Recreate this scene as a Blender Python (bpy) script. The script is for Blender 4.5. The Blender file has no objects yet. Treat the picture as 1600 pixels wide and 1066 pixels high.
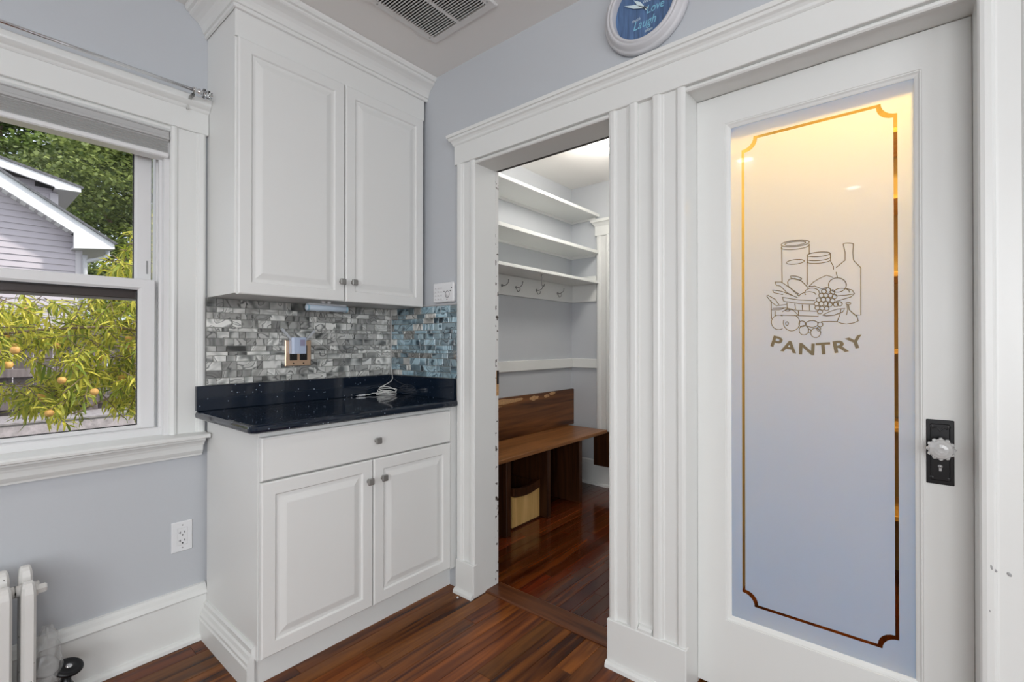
import bpy, bmesh, math, random
from mathutils import Vector, Matrix
from math import sin, cos, pi, radians
random.seed(11)
SC = bpy.context.scene
COL = SC.collection

# ------------------------------------------------------------ camera, sky, sun, added fill light, exposure
cam_d = bpy.data.cameras.new('camera'); cam = bpy.data.objects.new('camera', cam_d); COL.objects.link(cam)
cam_d.sensor_width = 36; cam_d.lens = 16.673; cam_d.clip_start = 0.02; cam_d.clip_end = 200
cam.location = (0, 0, 1.15); cam.rotation_euler = (radians(90.268), 0, radians(39.918 - 90))
SC.camera = cam
SC.view_settings.view_transform = 'Standard'; SC.view_settings.look = 'None'
SC.view_settings.gamma = 1; SC.view_settings.use_curve_mapping = False
SC.view_settings.exposure = 0.0
W = bpy.data.worlds.new('sky'); SC.world = W; W.use_nodes = True
nt = W.node_tree; bg = nt.nodes['Background']
tc = nt.nodes.new('ShaderNodeTexCoord'); nz = nt.nodes.new('ShaderNodeTexNoise'); nz.inputs['Scale'].default_value = 2.2
nz.inputs['Detail'].default_value = 5
rp = nt.nodes.new('ShaderNodeValToRGB'); rp.color_ramp.elements[0].position = .38; rp.color_ramp.elements[1].position = .62
rp.color_ramp.elements[0].color = (.70, .82, 1, 1); rp.color_ramp.elements[1].color = (1, 1, 1, 1)
nt.links.new(tc.outputs['Generated'], nz.inputs['Vector']); nt.links.new(nz.outputs['Fac'], rp.inputs['Fac'])
nt.links.new(rp.outputs['Color'], bg.inputs['Color']); bg.inputs['Strength'].default_value = 1.5
def lamp(name, kind, loc, energy, color=(1, 1, 1), rot=(0, 0, 0), parent=None, **kw):
    d = bpy.data.lights.new(name, kind); d.energy = energy; d.color = color
    for k, v in kw.items(): setattr(d, k, v)
    o = bpy.data.objects.new(name, d); COL.objects.link(o); o.location = loc; o.rotation_euler = rot
    if parent: o.parent = parent
    return o
sun = lamp('sun', 'SUN', (0, 0, 8), 3.4, (1, .95, .86), angle=radians(4))
sun.rotation_euler = Vector((-.55, .52, -.72)).to_track_quat('-Z', 'Y').to_euler()
lamp('back_fill_lamp', 'AREA', (-2.72, -1.2, 1.45), 62, (.97, .985, 1.0), (0, radians(-90), 0), shape='RECTANGLE', size=1.4, size_y=2.0)  # added area lamp outside the unseen back opening, soft fill for the room
lamp('front_fill_lamp', 'AREA', (-.95, -2.52, 1.45), 38, (.97, .985, 1.0), (radians(90), 0, 0), shape='RECTANGLE', size=2.0, size_y=1.4)  # second added fill lamp, outside the unseen opening behind the camera

# ------------------------------------------------------------ materials
def newmat(name):
    m = bpy.data.materials.new(name); m.use_nodes = True
    return m, m.node_tree, m.node_tree.nodes['Principled BSDF']
def setp(b, **k):
    for n, v in k.items(): b.inputs[n.replace('_', ' ')].default_value = v
def mat(name, c, rough=.5, metal=0, bump=0, bscale=60, var=0, stretch=None, coat=0, sub=0):
    m, t, b = newmat(name)
    setp(b, Roughness=rough, Metallic=metal); b.inputs['Base Color'].default_value = (*c, 1); b.inputs['Coat Weight'].default_value = coat
    if bump or var:
        g = t.nodes.new('ShaderNodeNewGeometry'); n = t.nodes.new('ShaderNodeTexNoise'); n.inputs['Scale'].default_value = bscale; n.inputs['Detail'].default_value = 4
        src = g.outputs['Position']
        if stretch:
            mp = t.nodes.new('ShaderNodeMapping'); mp.inputs['Scale'].default_value = stretch; t.links.new(src, mp.inputs['Vector']); src = mp.outputs['Vector']
        t.links.new(src, n.inputs['Vector'])
        if bump:
            bp = t.nodes.new('ShaderNodeBump'); bp.inputs['Strength'].default_value = bump; bp.inputs['Distance'].default_value = .004
            t.links.new(n.outputs['Fac'], bp.inputs['Height']); t.links.new(bp.outputs['Normal'], b.inputs['Normal'])
        if var:
            r = t.nodes.new('ShaderNodeValToRGB'); e = r.color_ramp.elements
            e[0].position = .3; e[1].position = .7
            e[0].color = (*[x * (1 - var) for x in c], 1); e[1].color = (*[min(1, x * (1 + var)) for x in c], 1)
            t.links.new(n.outputs['Fac'], r.inputs['Fac']); t.links.new(r.outputs['Color'], b.inputs['Base Color'])
    return m
def mixnode(t, a, b, fac):
    x = t.nodes.new('ShaderNodeMix'); x.data_type = 'RGBA'
    for s, v in ((6, a), (7, b), (0, fac)):
        if hasattr(v, 'is_linked') or hasattr(v, 'links'): t.links.new(v, x.inputs[s])
        else: x.inputs[s].default_value = v if s == 0 else (*v, 1)
    return x.outputs[2]
def woodmat(name, dark, light, rough=.3, coat=0, axis='x', scale=1, rnd=True, spread=1.0):
    m, t, b = newmat(name); setp(b, Roughness=rough); b.inputs['Coat Weight'].default_value = coat; b.inputs['Coat Roughness'].default_value = .12; b.inputs['Specular IOR Level'].default_value = .26
    g = t.nodes.new('ShaderNodeNewGeometry'); mp = t.nodes.new('ShaderNodeMapping'); oi = t.nodes.new('ShaderNodeObjectInfo')
    s = {'x': (2.2, 34, 34), 'y': (34, 2.2, 34), 'z': (34, 34, 2.2)}[axis]; mp.inputs['Scale'].default_value = [q * scale for q in s]
    ad = t.nodes.new('ShaderNodeVectorMath'); ad.operation = 'MULTIPLY_ADD'
    t.links.new(oi.outputs['Random'], ad.inputs[0]); ad.inputs[1].default_value = (17, 31, 23); t.links.new(g.outputs['Position'], ad.inputs[2])
    t.links.new(ad.outputs[0], mp.inputs['Vector'])
    n = t.nodes.new('ShaderNodeTexNoise'); n.inputs['Scale'].default_value = 1; n.inputs['Detail'].default_value = 6; n.inputs['Distortion'].default_value = .6
    t.links.new(mp.outputs['Vector'], n.inputs['Vector'])
    r = t.nodes.new('ShaderNodeValToRGB'); e = r.color_ramp.elements; e[0].position = .32; e[1].position = .72; e[0].color = (*dark, 1); e[1].color = (*light, 1)
    t.links.new(n.outputs['Fac'], r.inputs['Fac'])
    out = r.outputs['Color']
    if rnd:
        hs = t.nodes.new('ShaderNodeHueSaturation'); mr = t.nodes.new('ShaderNodeMapRange')
        mr.inputs['To Min'].default_value = 1 - .45 * spread; mr.inputs['To Max'].default_value = 1 + .5 * spread
        t.links.new(oi.outputs['Random'], mr.inputs['Value']); t.links.new(mr.outputs[0], hs.inputs['Value'])
        mu = t.nodes.new('ShaderNodeMath'); mu.operation = 'MULTIPLY'; mu.inputs[1].default_value = 7.31; t.links.new(oi.outputs['Random'], mu.inputs[0])
        fr = t.nodes.new('ShaderNodeMath'); fr.operation = 'FRACT'; t.links.new(mu.outputs[0], fr.inputs[0])
        m2 = t.nodes.new('ShaderNodeMapRange'); m2.inputs['To Min'].default_value = .494; m2.inputs['To Max'].default_value = .512
        t.links.new(fr.outputs[0], m2.inputs['Value']); t.links.new(m2.outputs[0], hs.inputs['Hue'])
        t.links.new(out, hs.inputs['Color']); out = hs.outputs['Color']
    t.links.new(out, b.inputs['Base Color'])
    bp = t.nodes.new('ShaderNodeBump'); bp.inputs['Strength'].default_value = .12; bp.inputs['Distance'].default_value = .003
    t.links.new(n.outputs['Fac'], bp.inputs['Height']); t.links.new(bp.outputs['Normal'], b.inputs['Normal'])
    return m
def emit(name, c, s):
    m, t, b = newmat(name); setp(b, Roughness=.5); b.inputs['Base Color'].default_value = (*c, 1)
    b.inputs['Emission Color'].default_value = (*c, 1); b.inputs['Emission Strength'].default_value = s
    return m
def shader_out(m):
    t = m.node_tree; t.nodes.remove(t.nodes['Principled BSDF']); return t, t.nodes['Material Output']
def clearglass(name, tint=(1, 1, 1), refl=1.0):
    m = bpy.data.materials.new(name); m.use_nodes = True; t, o = shader_out(m)
    tr = t.nodes.new('ShaderNodeBsdfTransparent'); tr.inputs['Color'].default_value = (*tint, 1)
    gl = t.nodes.new('ShaderNodeBsdfGlossy'); gl.inputs['Roughness'].default_value = .02
    lw = t.nodes.new('ShaderNodeFresnel'); lw.inputs['IOR'].default_value = 1.45
    mu = t.nodes.new('ShaderNodeMath'); mu.operation = 'MULTIPLY'; mu.inputs[1].default_value = refl; t.links.new(lw.outputs[0], mu.inputs[0])
    mx = t.nodes.new('ShaderNodeMixShader'); t.links.new(mu.outputs[0], mx.inputs[0]); t.links.new(tr.outputs[0], mx.inputs[1]); t.links.new(gl.outputs[0], mx.inputs[2])
    t.links.new(mx.outputs[0], o.inputs['Surface']); return m
def frosted(name):
    m = bpy.data.materials.new(name); m.use_nodes = True; t, o = shader_out(m)
    tl = t.nodes.new('ShaderNodeBsdfTranslucent'); tl.inputs['Color'].default_value = (.85, .82, .76, 1)
    df = t.nodes.new('ShaderNodeBsdfDiffuse'); df.inputs['Color'].default_value = (.305, .53, .83, 1)  # blue of reflected daylight put into the pane's diffuse color
    ad = t.nodes.new('ShaderNodeAddShader'); t.links.new(tl.outputs[0], ad.inputs[0]); t.links.new(df.outputs[0], ad.inputs[1])
    mxa = t.nodes.new('ShaderNodeMixShader'); mxa.inputs[0].default_value = .66; t.links.new(tl.outputs[0], mxa.inputs[1]); t.links.new(df.outputs[0], mxa.inputs[2])
    gl = t.nodes.new('ShaderNodeBsdfGlossy'); gl.inputs['Roughness'].default_value = .03
    fr = t.nodes.new('ShaderNodeFresnel'); fr.inputs['IOR'].default_value = 1.5
    mx = t.nodes.new('ShaderNodeMixShader'); t.links.new(fr.outputs[0], mx.inputs[0]); t.links.new(mxa.outputs[0], mx.inputs[1]); t.links.new(gl.outputs[0], mx.inputs[2])
    t.links.new(mx.outputs[0], o.inputs['Surface']); return m
def leafmat(name, c1, c2):
    m, t, b = newmat(name); setp(b, Roughness=.5)
    g = t.nodes.new('ShaderNodeNewGeometry'); r = t.nodes.new('ShaderNodeValToRGB'); e = r.color_ramp.elements
    e[0].color = (*c1, 1); e[1].color = (*c2, 1)
    t.links.new(g.outputs['Random Per Island'], r.inputs['Fac']); t.links.new(r.outputs['Color'], b.inputs['Base Color'])
    tl = t.nodes.new('ShaderNodeBsdfTranslucent'); t.links.new(r.outputs['Color'], tl.inputs['Color'])
    mx = t.nodes.new('ShaderNodeMixShader'); mx.inputs[0].default_value = .4
    o = t.nodes['Material Output']; t.links.new(b.outputs[0], mx.inputs[1]); t.links.new(tl.outputs[0], mx.inputs[2]); t.links.new(mx.outputs[0], o.inputs['Surface'])
    return m
def leafmat_obj(name, c1, c2):
    m = leafmat(name, c1, c2); t = m.node_tree
    oi = t.nodes.new('ShaderNodeObjectInfo')
    r = [n for n in t.nodes if n.type == 'VALTORGB'][0]; t.links.new(oi.outputs['Random'], r.inputs['Fac']); return m
def tilemat(name, ramp):
    m, t, b = newmat(name); setp(b, Roughness=.09); b.inputs['Coat Weight'].default_value = .5; b.inputs['Coat Roughness'].default_value = .03
    g = t.nodes.new('ShaderNodeNewGeometry'); oi = t.nodes.new('ShaderNodeObjectInfo')
    ad = t.nodes.new('ShaderNodeVectorMath'); ad.operation = 'MULTIPLY_ADD'
    t.links.new(oi.outputs['Random'], ad.inputs[0]); ad.inputs[1].default_value = (37, 51, 73); t.links.new(g.outputs['Position'], ad.inputs[2])
    w = t.nodes.new('ShaderNodeTexNoise'); w.inputs['Scale'].default_value = 8; w.inputs['Detail'].default_value = 1.0; w.inputs['Distortion'].default_value = 1.5
    t.links.new(ad.outputs[0], w.inputs['Vector'])
    r = t.nodes.new('ShaderNodeValToRGB'); els = r.color_ramp.elements
    while len(els) > 1: els.remove(els[0])
    els[0].position = ramp[0][0]; els[0].color = (*ramp[0][1], 1)
    for p, c in ramp[1:]:
        e = els.new(p); e.color = (*c, 1)
    t.links.new(w.outputs['Fac'], r.inputs['Fac'])
    hs = t.nodes.new('ShaderNodeHueSaturation'); mr = t.nodes.new('ShaderNodeMapRange'); mr.inputs['To Min'].default_value = .42; mr.inputs['To Max'].default_value = 1.5
    t.links.new(oi.outputs['Random'], mr.inputs['Value']); t.links.new(mr.outputs[0], hs.inputs['Value']); t.links.new(r.outputs['Color'], hs.inputs['Color'])
    t.links.new(hs.outputs['Color'], b.inputs['Base Color'])
    return m
def granite(name):
    m, t, b = newmat(name); setp(b, Roughness=.07); b.inputs['Specular IOR Level'].default_value = .6
    g = t.nodes.new('ShaderNodeNewGeometry'); v = t.nodes.new('ShaderNodeTexVoronoi'); v.inputs['Scale'].default_value = 150
    t.links.new(g.outputs['Position'], v.inputs['Vector'])
    sp = t.nodes.new('ShaderNodeSeparateColor'); t.links.new(v.outputs['Color'], sp.inputs[0])
    gt = t.nodes.new('ShaderNodeMath'); gt.operation = 'GREATER_THAN'; gt.inputs[1].default_value = .965; t.links.new(sp.outputs[0], gt.inputs[0])
    lt = t.nodes.new('ShaderNodeMath'); lt.operation = 'LESS_THAN'; lt.inputs[1].default_value = .3; t.links.new(v.outputs['Distance'], lt.inputs[0])
    mu = t.nodes.new('ShaderNodeMath'); mu.operation = 'MULTIPLY'; t.links.new(gt.outputs[0], mu.inputs[0]); t.links.new(lt.outputs[0], mu.inputs[1])
    c = mixnode(t, (.004, .010, .022), (.35, .42, .5), mu.outputs[0]); t.links.new(c, b.inputs['Base Color'])  # bluish reflected sheen put into the black base color
    return m
def chipped(name, c, under, thr=.62, scale=30):
    m, t, b = newmat(name); setp(b, Roughness=.45)
    g = t.nodes.new('ShaderNodeNewGeometry'); n = t.nodes.new('ShaderNodeTexNoise'); n.inputs['Scale'].default_value = scale; n.inputs['Detail'].default_value = 5
    t.links.new(g.outputs['Position'], n.inputs['Vector'])
    r = t.nodes.new('ShaderNodeValToRGB'); r.color_ramp.interpolation = 'CONSTANT'; e = r.color_ramp.elements
    e[0].color = (*c, 1); e[1].position = thr; e[1].color = (*under, 1)
    t.links.new(n.outputs['Fac'], r.inputs['Fac']); t.links.new(r.outputs['Color'], b.inputs['Base Color'])
    return m

TRIM = mat('white_trim_paint', (.775, .785, .765), .33, bump=.10, bscale=25, stretch=(1, 1, .25))
CAB = mat('cabinet_paint', (.785, .79, .77), .38, bump=.02, bscale=40)
WALL = mat('blue_gray_wall_paint', (.535, .557, .585), .55, bump=.06, bscale=90)
MUDWALL = WALL
CEIL = mat('ceiling_paint', (.84, .825, .80), .7, bump=.05, bscale=50)
VINYL = mat('window_vinyl', (.76, .76, .76), .35)
DARKBR = mat('dark_brown_metal', (.045, .03, .025), .45)
SHADE = mat('shade_fabric', (.42, .42, .41), .7, bump=.1, bscale=200)
CHROME = mat('chrome', (.75, .75, .76), .15, 1)
NICKEL = mat('brushed_nickel', (.36, .355, .34), .38, .8)
BLACKM = mat('black_metal', (.008, .008, .009), .28, .3)
GRAN = granite('black_sparkle_granite')
PLANK = woodmat('red_brown_floor_planks', (.034, .0070, .0022), (.26, .072, .0125), .24, .06, 'x', .7, True, .62)
PLANK2 = woodmat('deep_red_floor_planks', (.036, .005, .002), (.15, .030, .007), .14, .35, 'x', .7, True, .7)
THRESH = woodmat('threshold_wood', (.050, .014, .005), (.165, .056, .019), .3, .2, 'y', 1, False)
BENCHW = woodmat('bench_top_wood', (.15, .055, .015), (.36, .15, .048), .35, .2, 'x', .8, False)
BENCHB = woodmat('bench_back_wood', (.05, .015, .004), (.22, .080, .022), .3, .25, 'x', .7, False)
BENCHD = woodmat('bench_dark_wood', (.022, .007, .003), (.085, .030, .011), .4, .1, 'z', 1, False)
RAWW = mat('bare_chipped_wood', (.50, .29, .13), .6, var=.25, bscale=70)
BINW = woodmat('pale_bin_plywood', (.58, .35, .11), (.80, .54, .22), .5, 0, 'z', 1, False)
RADI = chipped('radiator_paint', (.72, .71, .685), (.10, .09, .08), .70, 60)
CHIP = chipped('chipped_jamb_edge_paint', (.76, .755, .74), (.07, .055, .045), .60, 38)
PLAST = mat('white_plastic', (.78, .79, .80), .35)
CORDM = mat('cord_white', (.80, .79, .76), .45)
BLK = mat('black_plastic', (.01, .01, .012), .35)
GREYP = mat('grey_print', (.22, .22, .23), .6)
GLASSW = clearglass('window_glass', (1, 1, 1), .5)
GLASSC = clearglass('clear_border_glass', (.50, .43, .36), .6)
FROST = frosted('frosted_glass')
ETCH = mat('pantry_shadow_line', (.20, .155, .085), .2)  # opaque brown paints in the shadowy pantry seen through clear lines

# ------------------------------------------------------------ mesh helpers
class MB:
    def __init__(s): s.b = bmesh.new()
    def box(s, x0, x1, y0, y1, z0, z1, bev=0, seg=2):
        r = bmesh.ops.create_cube(s.b, size=1)['verts']
        for v in r: v.co = Vector(((x0 + x1) / 2 + v.co.x * (x1 - x0), (y0 + y1) / 2 + v.co.y * (y1 - y0), (z0 + z1) / 2 + v.co.z * (z1 - z0)))
        if bev:
            ed = list({e for v in r for e in v.link_edges})
            bmesh.ops.bevel(s.b, geom=ed, offset=bev, segments=seg, affect='EDGES', profile=.5)
        return s
    def prism(s, prof, axis, a, b, smooth=False):
        """prof: 2-D points; axis x: (y,z), y: (x,z), z: (x,y); extruded from a to b"""
        def P(p, t): return {'x': (t, p[0], p[1]), 'y': (p[0], t, p[1]), 'z': (p[0], p[1], t)}[axis]
        va = [s.b.verts.new(P(p, a)) for p in prof]; vb = [s.b.verts.new(P(p, b)) for p in prof]
        n = len(prof)
        for i in range(n): s.b.faces.new((va[i], va[(i + 1) % n], vb[(i + 1) % n], vb[i])).smooth = smooth
        s.b.faces.new(va); s.b.faces.new(vb[::-1])
        return s
    def sweep(s, rails, cap=True):
        """rails: list of stations, each a list of points (same count)"""
        vs = [[s.b.verts.new(p) for p in st] for st in rails]
        n = len(vs[0])
        for a, b in zip(vs, vs[1:]):
            for i in range(n): s.b.faces.new((a[i], a[(i + 1) % n], b[(i + 1) % n], b[i]))
        if cap: s.b.faces.new(vs[0]); s.b.faces.new(vs[-1][::-1])
        return s
    def ring(s, O, U, V, N, rings, cap=False):
        O, U, V, N = map(Vector, (O, U, V, N)); prev = None
        for (x0, y0, x1, y1, d) in rings:
            q = [s.b.verts.new(O + U * x + V * y + N * d) for x, y in ((x0, y0), (x1, y0), (x1, y1), (x0, y1))]
            if prev:
                for i in range(4): s.b.faces.new((prev[i], prev[(i + 1) % 4], q[(i + 1) % 4], q[i]))
            prev = q
        if cap: s.b.faces.new(prev)
        return s
    def lathe(s, prof, c, axis, seg=24, smooth=True):
        c = Vector(c); ax = Vector(axis).normalized(); u = ax.orthogonal().normalized(); v = ax.cross(u); rows = []
        for r, h in prof:
            if r < 1e-6: rows.append([s.b.verts.new(c + ax * h)])
            else: rows.append([s.b.verts.new(c + ax * h + u * r * cos(2 * pi * i / seg) + v * r * sin(2 * pi * i / seg)) for i in range(seg)])
        for A, B in zip(rows, rows[1:]):
            for i in range(seg):
                j = (i + 1) % seg
                f = [A[i % len(A)], A[j % len(A)], B[j % len(B)], B[i % len(B)]]
                f = [x for k, x in enumerate(f) if x not in f[:k]]
                if len(f) > 2: s.b.faces.new(f).smooth = smooth
        return s
    def tube(s, pts, r, seg=8, closed=False, flat=1.0):
        pts = [Vector(p) for p in pts]; n = len(pts); rows = []; up = None
        for i, p in enumerate(pts):
            if closed: t = pts[(i + 1) % n] - pts[i - 1]
            else: t = pts[min(i + 1, n - 1)] - pts[max(i - 1, 0)]
            if t.length < 1e-9: t = Vector((0, 0, 1))
            t.normalize()
            if up is None: up = t.orthogonal().normalized()
            up = (up - t * up.dot(t)); up = up.normalized() if up.length > 1e-6 else t.orthogonal().normalized()
            w = t.cross(up); rr = r(i / (n - 1)) if callable(r) else r
            rows.append([s.b.verts.new(p + up * rr * cos(2 * pi * k / seg) + w * rr * sin(2 * pi * k / seg)) for k in range(seg)])
        m = n if closed else n - 1
        for i in range(m):
            A, B = rows[i], rows[(i + 1) % n]
            for k in range(seg): s.b.faces.new((A[k], A[(k + 1) % seg], B[(k + 1) % seg], B[k])).smooth = True
        if not closed: s.b.faces.new(rows[0]); s.b.faces.new(rows[-1][::-1])
        return s
    def poly(s, pts): s.b.faces.new([s.b.verts.new(p) for p in pts]); return s
def place(o):
    p = Vector((0, 0, 0))
    while o: p += o.location; o = o.parent
    return p
def obj(name, mb, m, parent=None, origin=None, label=None, fix=True):
    """links the shape (world coordinates) as one mesh object; a part sits at its parent's origin"""
    b = mb.b if isinstance(mb, MB) else mb
    if fix: bmesh.ops.recalc_face_normals(b, faces=b.faces)
    off = place(parent) if parent else (Vector(origin) if origin else Vector((0, 0, 0)))
    if off.length: bmesh.ops.translate(b, verts=b.verts, vec=-off)
    me = bpy.data.meshes.new(name); b.to_mesh(me); b.free()
    if m: me.materials.append(m)
    o = bpy.data.objects.new(name, me); COL.objects.link(o)
    if parent: o.parent = parent
    elif origin: o.location = origin
    if label: o['label'] = label
    return o
def tag(o, label, cat, group=None, kind=None):
    o['label'] = label; o['category'] = cat
    if group: o['group'] = group
    if kind: o['kind'] = kind
    return o
def thing(name, label, cat, loc, group=None, kind=None):
    o = bpy.data.objects.new(name, None); COL.objects.link(o); o.location = loc; o.empty_display_size = .05
    return tag(o, label, cat, group, kind)
def struct(name, mb, m, label, cat, origin=None): return tag(obj(name, mb, m, None, origin), label, cat, None, 'structure')
def smoothcurve(pts, n=8):
    """Catmull-Rom through pts"""
    P = [Vector(p) for p in pts]; P = [P[0] * 2 - P[1]] + P + [P[-1] * 2 - P[-2]]; out = []
    for i in range(1, len(P) - 2):
        for k in range(n):
            t = k / n; a, b, c, d = P[i - 1:i + 3]
            out.append(.5 * ((2 * b) + (-a + c) * t + (2 * a - 5 * b + 4 * c - d) * t * t + (-a + 3 * b - 3 * c + d) * t ** 3))
    return out + [P[-2]]

YA, XB, ZC = 2.145, 1.55, 2.46

# ------------------------------------------------------------ walls, ceiling, floor
m = MB(); wx0, wx1, wz0, wz1 = -.40, .542, .79, 1.962
m.box(-2.75, wx0, YA, 2.34, 0, ZC).box(wx1, 1.70, YA, 2.34, 0, ZC).box(wx0, wx1, YA, 2.34, 0, wz0).box(wx0, wx1, YA, 2.34, wz1, ZC)
struct('wall_left', m, WALL, 'blue-gray painted wall around the window and behind the cabinets', 'wall')
m = MB()
m.box(XB, 1.70, 1.525, YA, 0, ZC).box(XB, 1.70, .575, .807, 0, ZC).box(XB, 1.70, -2.55, -.142, 0, ZC)
m.box(XB, 1.70, .807, 1.525, 1.99, ZC).box(XB, 1.70, -.142, .575, 1.99, ZC)
struct('wall_right', m, WALL, 'blue-gray painted wall under the round clock, with two doorways', 'wall')
m = MB(); m.box(-2.75, -2.6, -2.4, -2.2, 0, ZC).box(-2.75, -2.6, -.2, YA, 0, ZC).box(-2.75, -2.6, -2.2, -.2, 0, .75).box(-2.75, -2.6, -2.2, -.2, 2.15, ZC)  # opening in this unseen wall is added to let fill light in
struct('wall_back', m, WALL, 'blue-gray kitchen wall with a wide opening added for light, opposite the doorways', 'wall')
m = MB(); m.box(-2.75, -1.95, -2.55, -2.4, 0, ZC).box(.05, XB, -2.55, -2.4, 0, ZC).box(-1.95, .05, -2.55, -2.4, 0, .75).box(-1.95, .05, -2.55, -2.4, 2.15, ZC)  # unseen wall, its opening added for the second fill lamp
struct('wall_front', m, WALL, 'blue-gray kitchen wall with a wide opening added for light, behind the camera', 'wall')
m = MB(); m.box(1.70, 3.57, 2.2, 2.34, 0, ZC); struct('wall_mudroom_left', m, MUDWALL, 'blue-gray mudroom wall carrying the white shelves', 'wall')
m = MB(); m.box(3.42, 3.57, .70, 2.2, 0, ZC); struct('wall_mudroom_back', m, MUDWALL, 'blue-gray mudroom end wall with a white door casing', 'wall')
m = MB(); m.box(1.70, 3.57, .60, .70, 0, ZC); struct('wall_partition', m, MUDWALL, 'wall between the mudroom and the pantry', 'wall')
PANW = mat('pantry_wall_paint', (.50, .43, .30), .6)
m = MB(); m.box(3.10, 3.20, -.8, .60, 0, ZC).box(1.70, 3.10, -.9, -.8, 0, ZC)
struct('wall_pantry', m, PANW, 'cream pantry walls behind the frosted glass', 'wall')
m = MB(); m.box(-2.75, 3.57, -2.55, 2.34, ZC, ZC + .12); struct('ceiling', m, CEIL, 'off-white painted ceiling with a large vent', 'ceiling')

FL = struct('floor', MB().box(-2.75, 3.57, -2.55, 2.34, -.10, -.019), mat('dark_subfloor', (.02, .008, .005), .6), 'glossy red-brown strip wood floor', 'floor')
def plankmesh():
    m = MB(); m.box(0, 1, -.5, .5, -1, 0)
    return m
cache = {}
def plank(x0, x1, y, w, mt, drop):
    L = round(x1 - x0, 2); key = (L, w, mt.name)
    if key not in cache:
        m = MB(); m.box(0, L - .0008, -w / 2 + .0004, w / 2 - .0004, -.018, 0, .0008, 1); b = m.b
        me = bpy.data.meshes.new('plank'); b.to_mesh(me); b.free(); me.materials.append(mt); cache[key] = me
    o = bpy.data.objects.new('plank', cache[key]); COL.objects.link(o); o.parent = FL; o.location = (x0, y, drop)
rf = random.Random(5)
def lay(x0, x1, y0, y1, w, mt, lens):
    y = y0 + w / 2
    while y < y1:
        x = x0 - rf.choice((0, .2, .4, .6))
        while x < x1:
            L = rf.choice(lens); a, b_ = max(x, x0), min(x + L, x1)
            if b_ - a > .06: plank(a, b_, y, w, mt, -rf.uniform(0, .0007))
            x += L
        y += w
lay(-.6, 1.606, -.55, 2.15, .066, PLANK, (.9, 1.2, 1.6, 2.0))
lay(1.72, 3.42, .72, 2.19, .057, PLANK2, (.8, 1.1, 1.5))
m = MB(); m.box(-2.6, -.602, -2.4, 2.14, -.019, -.0005).box(-.602, 1.6, -2.4, -.56, -.019, -.0005).box(1.6, 3.1, -.8, .6, -.019, -.0005)
o = obj('plank_field', m, PLANK, FL); o['kind'] = 'stuff'
m = MB(); m.prism([(1.606, -.018), (1.606, .002), (1.612, .007), (1.708, .007), (1.716, .003), (1.72, -.018)], 'y', .829, 1.504)
tag(obj('door_threshold', m, THRESH, None), 'worn brown wooden threshold board on the floor of the open doorway', 'threshold', None, 'structure')

# ------------------------------------------------------------ door and window trim
CAS = [(0, 0), (0, .013), (.004, .018), (.012, .0205), (.024, .0205), (.028, .018), (.031, .0135), (.035, .0125), (.074, .0125), (.078, .0165), (.083, .017), (.087, .0215), (.094, .024), (.110, .024), (.115, .021), (.118, .0165), (.118, 0)]
def casing(name, y_open, sgn, z0, z1, parent, x=XB):
    s = .112 / .118
    m = MB(); m.prism([(x - d, y_open + sgn * t * s) for t, d in CAS], 'z', z0, z1); return obj(name, m, TRIM, parent)
def plinth(y0, y1, h, parent, x=XB):
    m = MB(); m.box(x - .027, x, y0, y1, 0, h, .003, 1); p = obj('plinth_block', m, TRIM, parent)
    m = MB(); m.prism([(x - .027, 0), (x - .043, 0), (x - .041, .012), (x - .034, .020), (x - .027, .022)], 'y', y0, y1); obj('shoe_molding', m, TRIM, p)
tl = thing('trim_1', 'white fluted casing at the left side of the open doorway', 'door trim', (XB, 1.56, 0), None, 'structure')
casing('casing_board', 1.504, 1, .150, 1.985, tl); plinth(1.500, 1.618, .150, tl)
tc_ = thing('trim_2', 'pair of white fluted casings with a recess between, dividing the two doorways', 'door trim', (XB, .69, 0), None, 'structure')
casing('casing_board', .829, -1, .165, 1.985, tc_); casing('casing_board', .553, 1, .165, 1.985, tc_); plinth(.549, .833, .165, tc_)
m = MB(); m.box(XB - .006, XB, .665, .717, .165, 1.985); obj('recess_strip', m, TRIM, tc_)
m = MB(); m.prism([(XB - .006, .165), (XB - .024, .165), (XB - .024, .174), (XB - .016, .181), (XB - .006, .183)], 'y', .667, .715); obj('stop_block', m, TRIM, tc_)
tr = thing('trim_3', 'white fluted casing right of the pantry door', 'door trim', (XB, -.18, 0), None, 'structure')
casing('casing_board', -.124, -1, .165, 1.985, tr); plinth(-.24, -.12, .165, tr)
SCF = mat('gray_scuff', (.36, .36, .36), .6)
for yy, zz, w_, h_, dd in ((-.143, .640, .004, .012, .0207), (-.149, .634, .007, .008, .0193), (-.172, .630, .008, .010, .0132), (-.140, .540, .002, .006, .0207)):
    m = MB(); m.lathe([(0, 0), (.5, 0), (.46, .0003), (0, .0003)], (0, 0, 0), (1, 0, 0), 7)
    for v in m.b.verts: v.co = Vector((XB - dd - v.co.x, yy + v.co.y * w_ + v.co.z * w_ * .4, zz + v.co.z * h_))
    obj('scuff_mark', m, SCF, tr)
th = thing('trim_4', 'long white head board with a crown cap over both doorways', 'door trim', (XB, .7, 1.98), None, 'structure')
m = MB(); m.box(XB - .024, XB, -.262, 1.630, 1.982, 2.080, .002, 1); obj('head_board', m, TRIM, th)
capp = [(XB, 2.070), (XB - .026, 2.070), (XB - .030, 2.075), (XB - .031, 2.083), (XB - .036, 2.090), (XB - .043, 2.095), (XB - .045, 2.104), (XB - .050, 2.106), (XB - .052, 2.119), (XB - .046, 2.122), (XB, 2.122)]
m = MB(); st = []
for yy, k in ((-.30, 0), (1.630, 1)): st.append([(x, yy + k * max(0, (XB - x) - .024), z) for x, z in capp])
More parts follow.
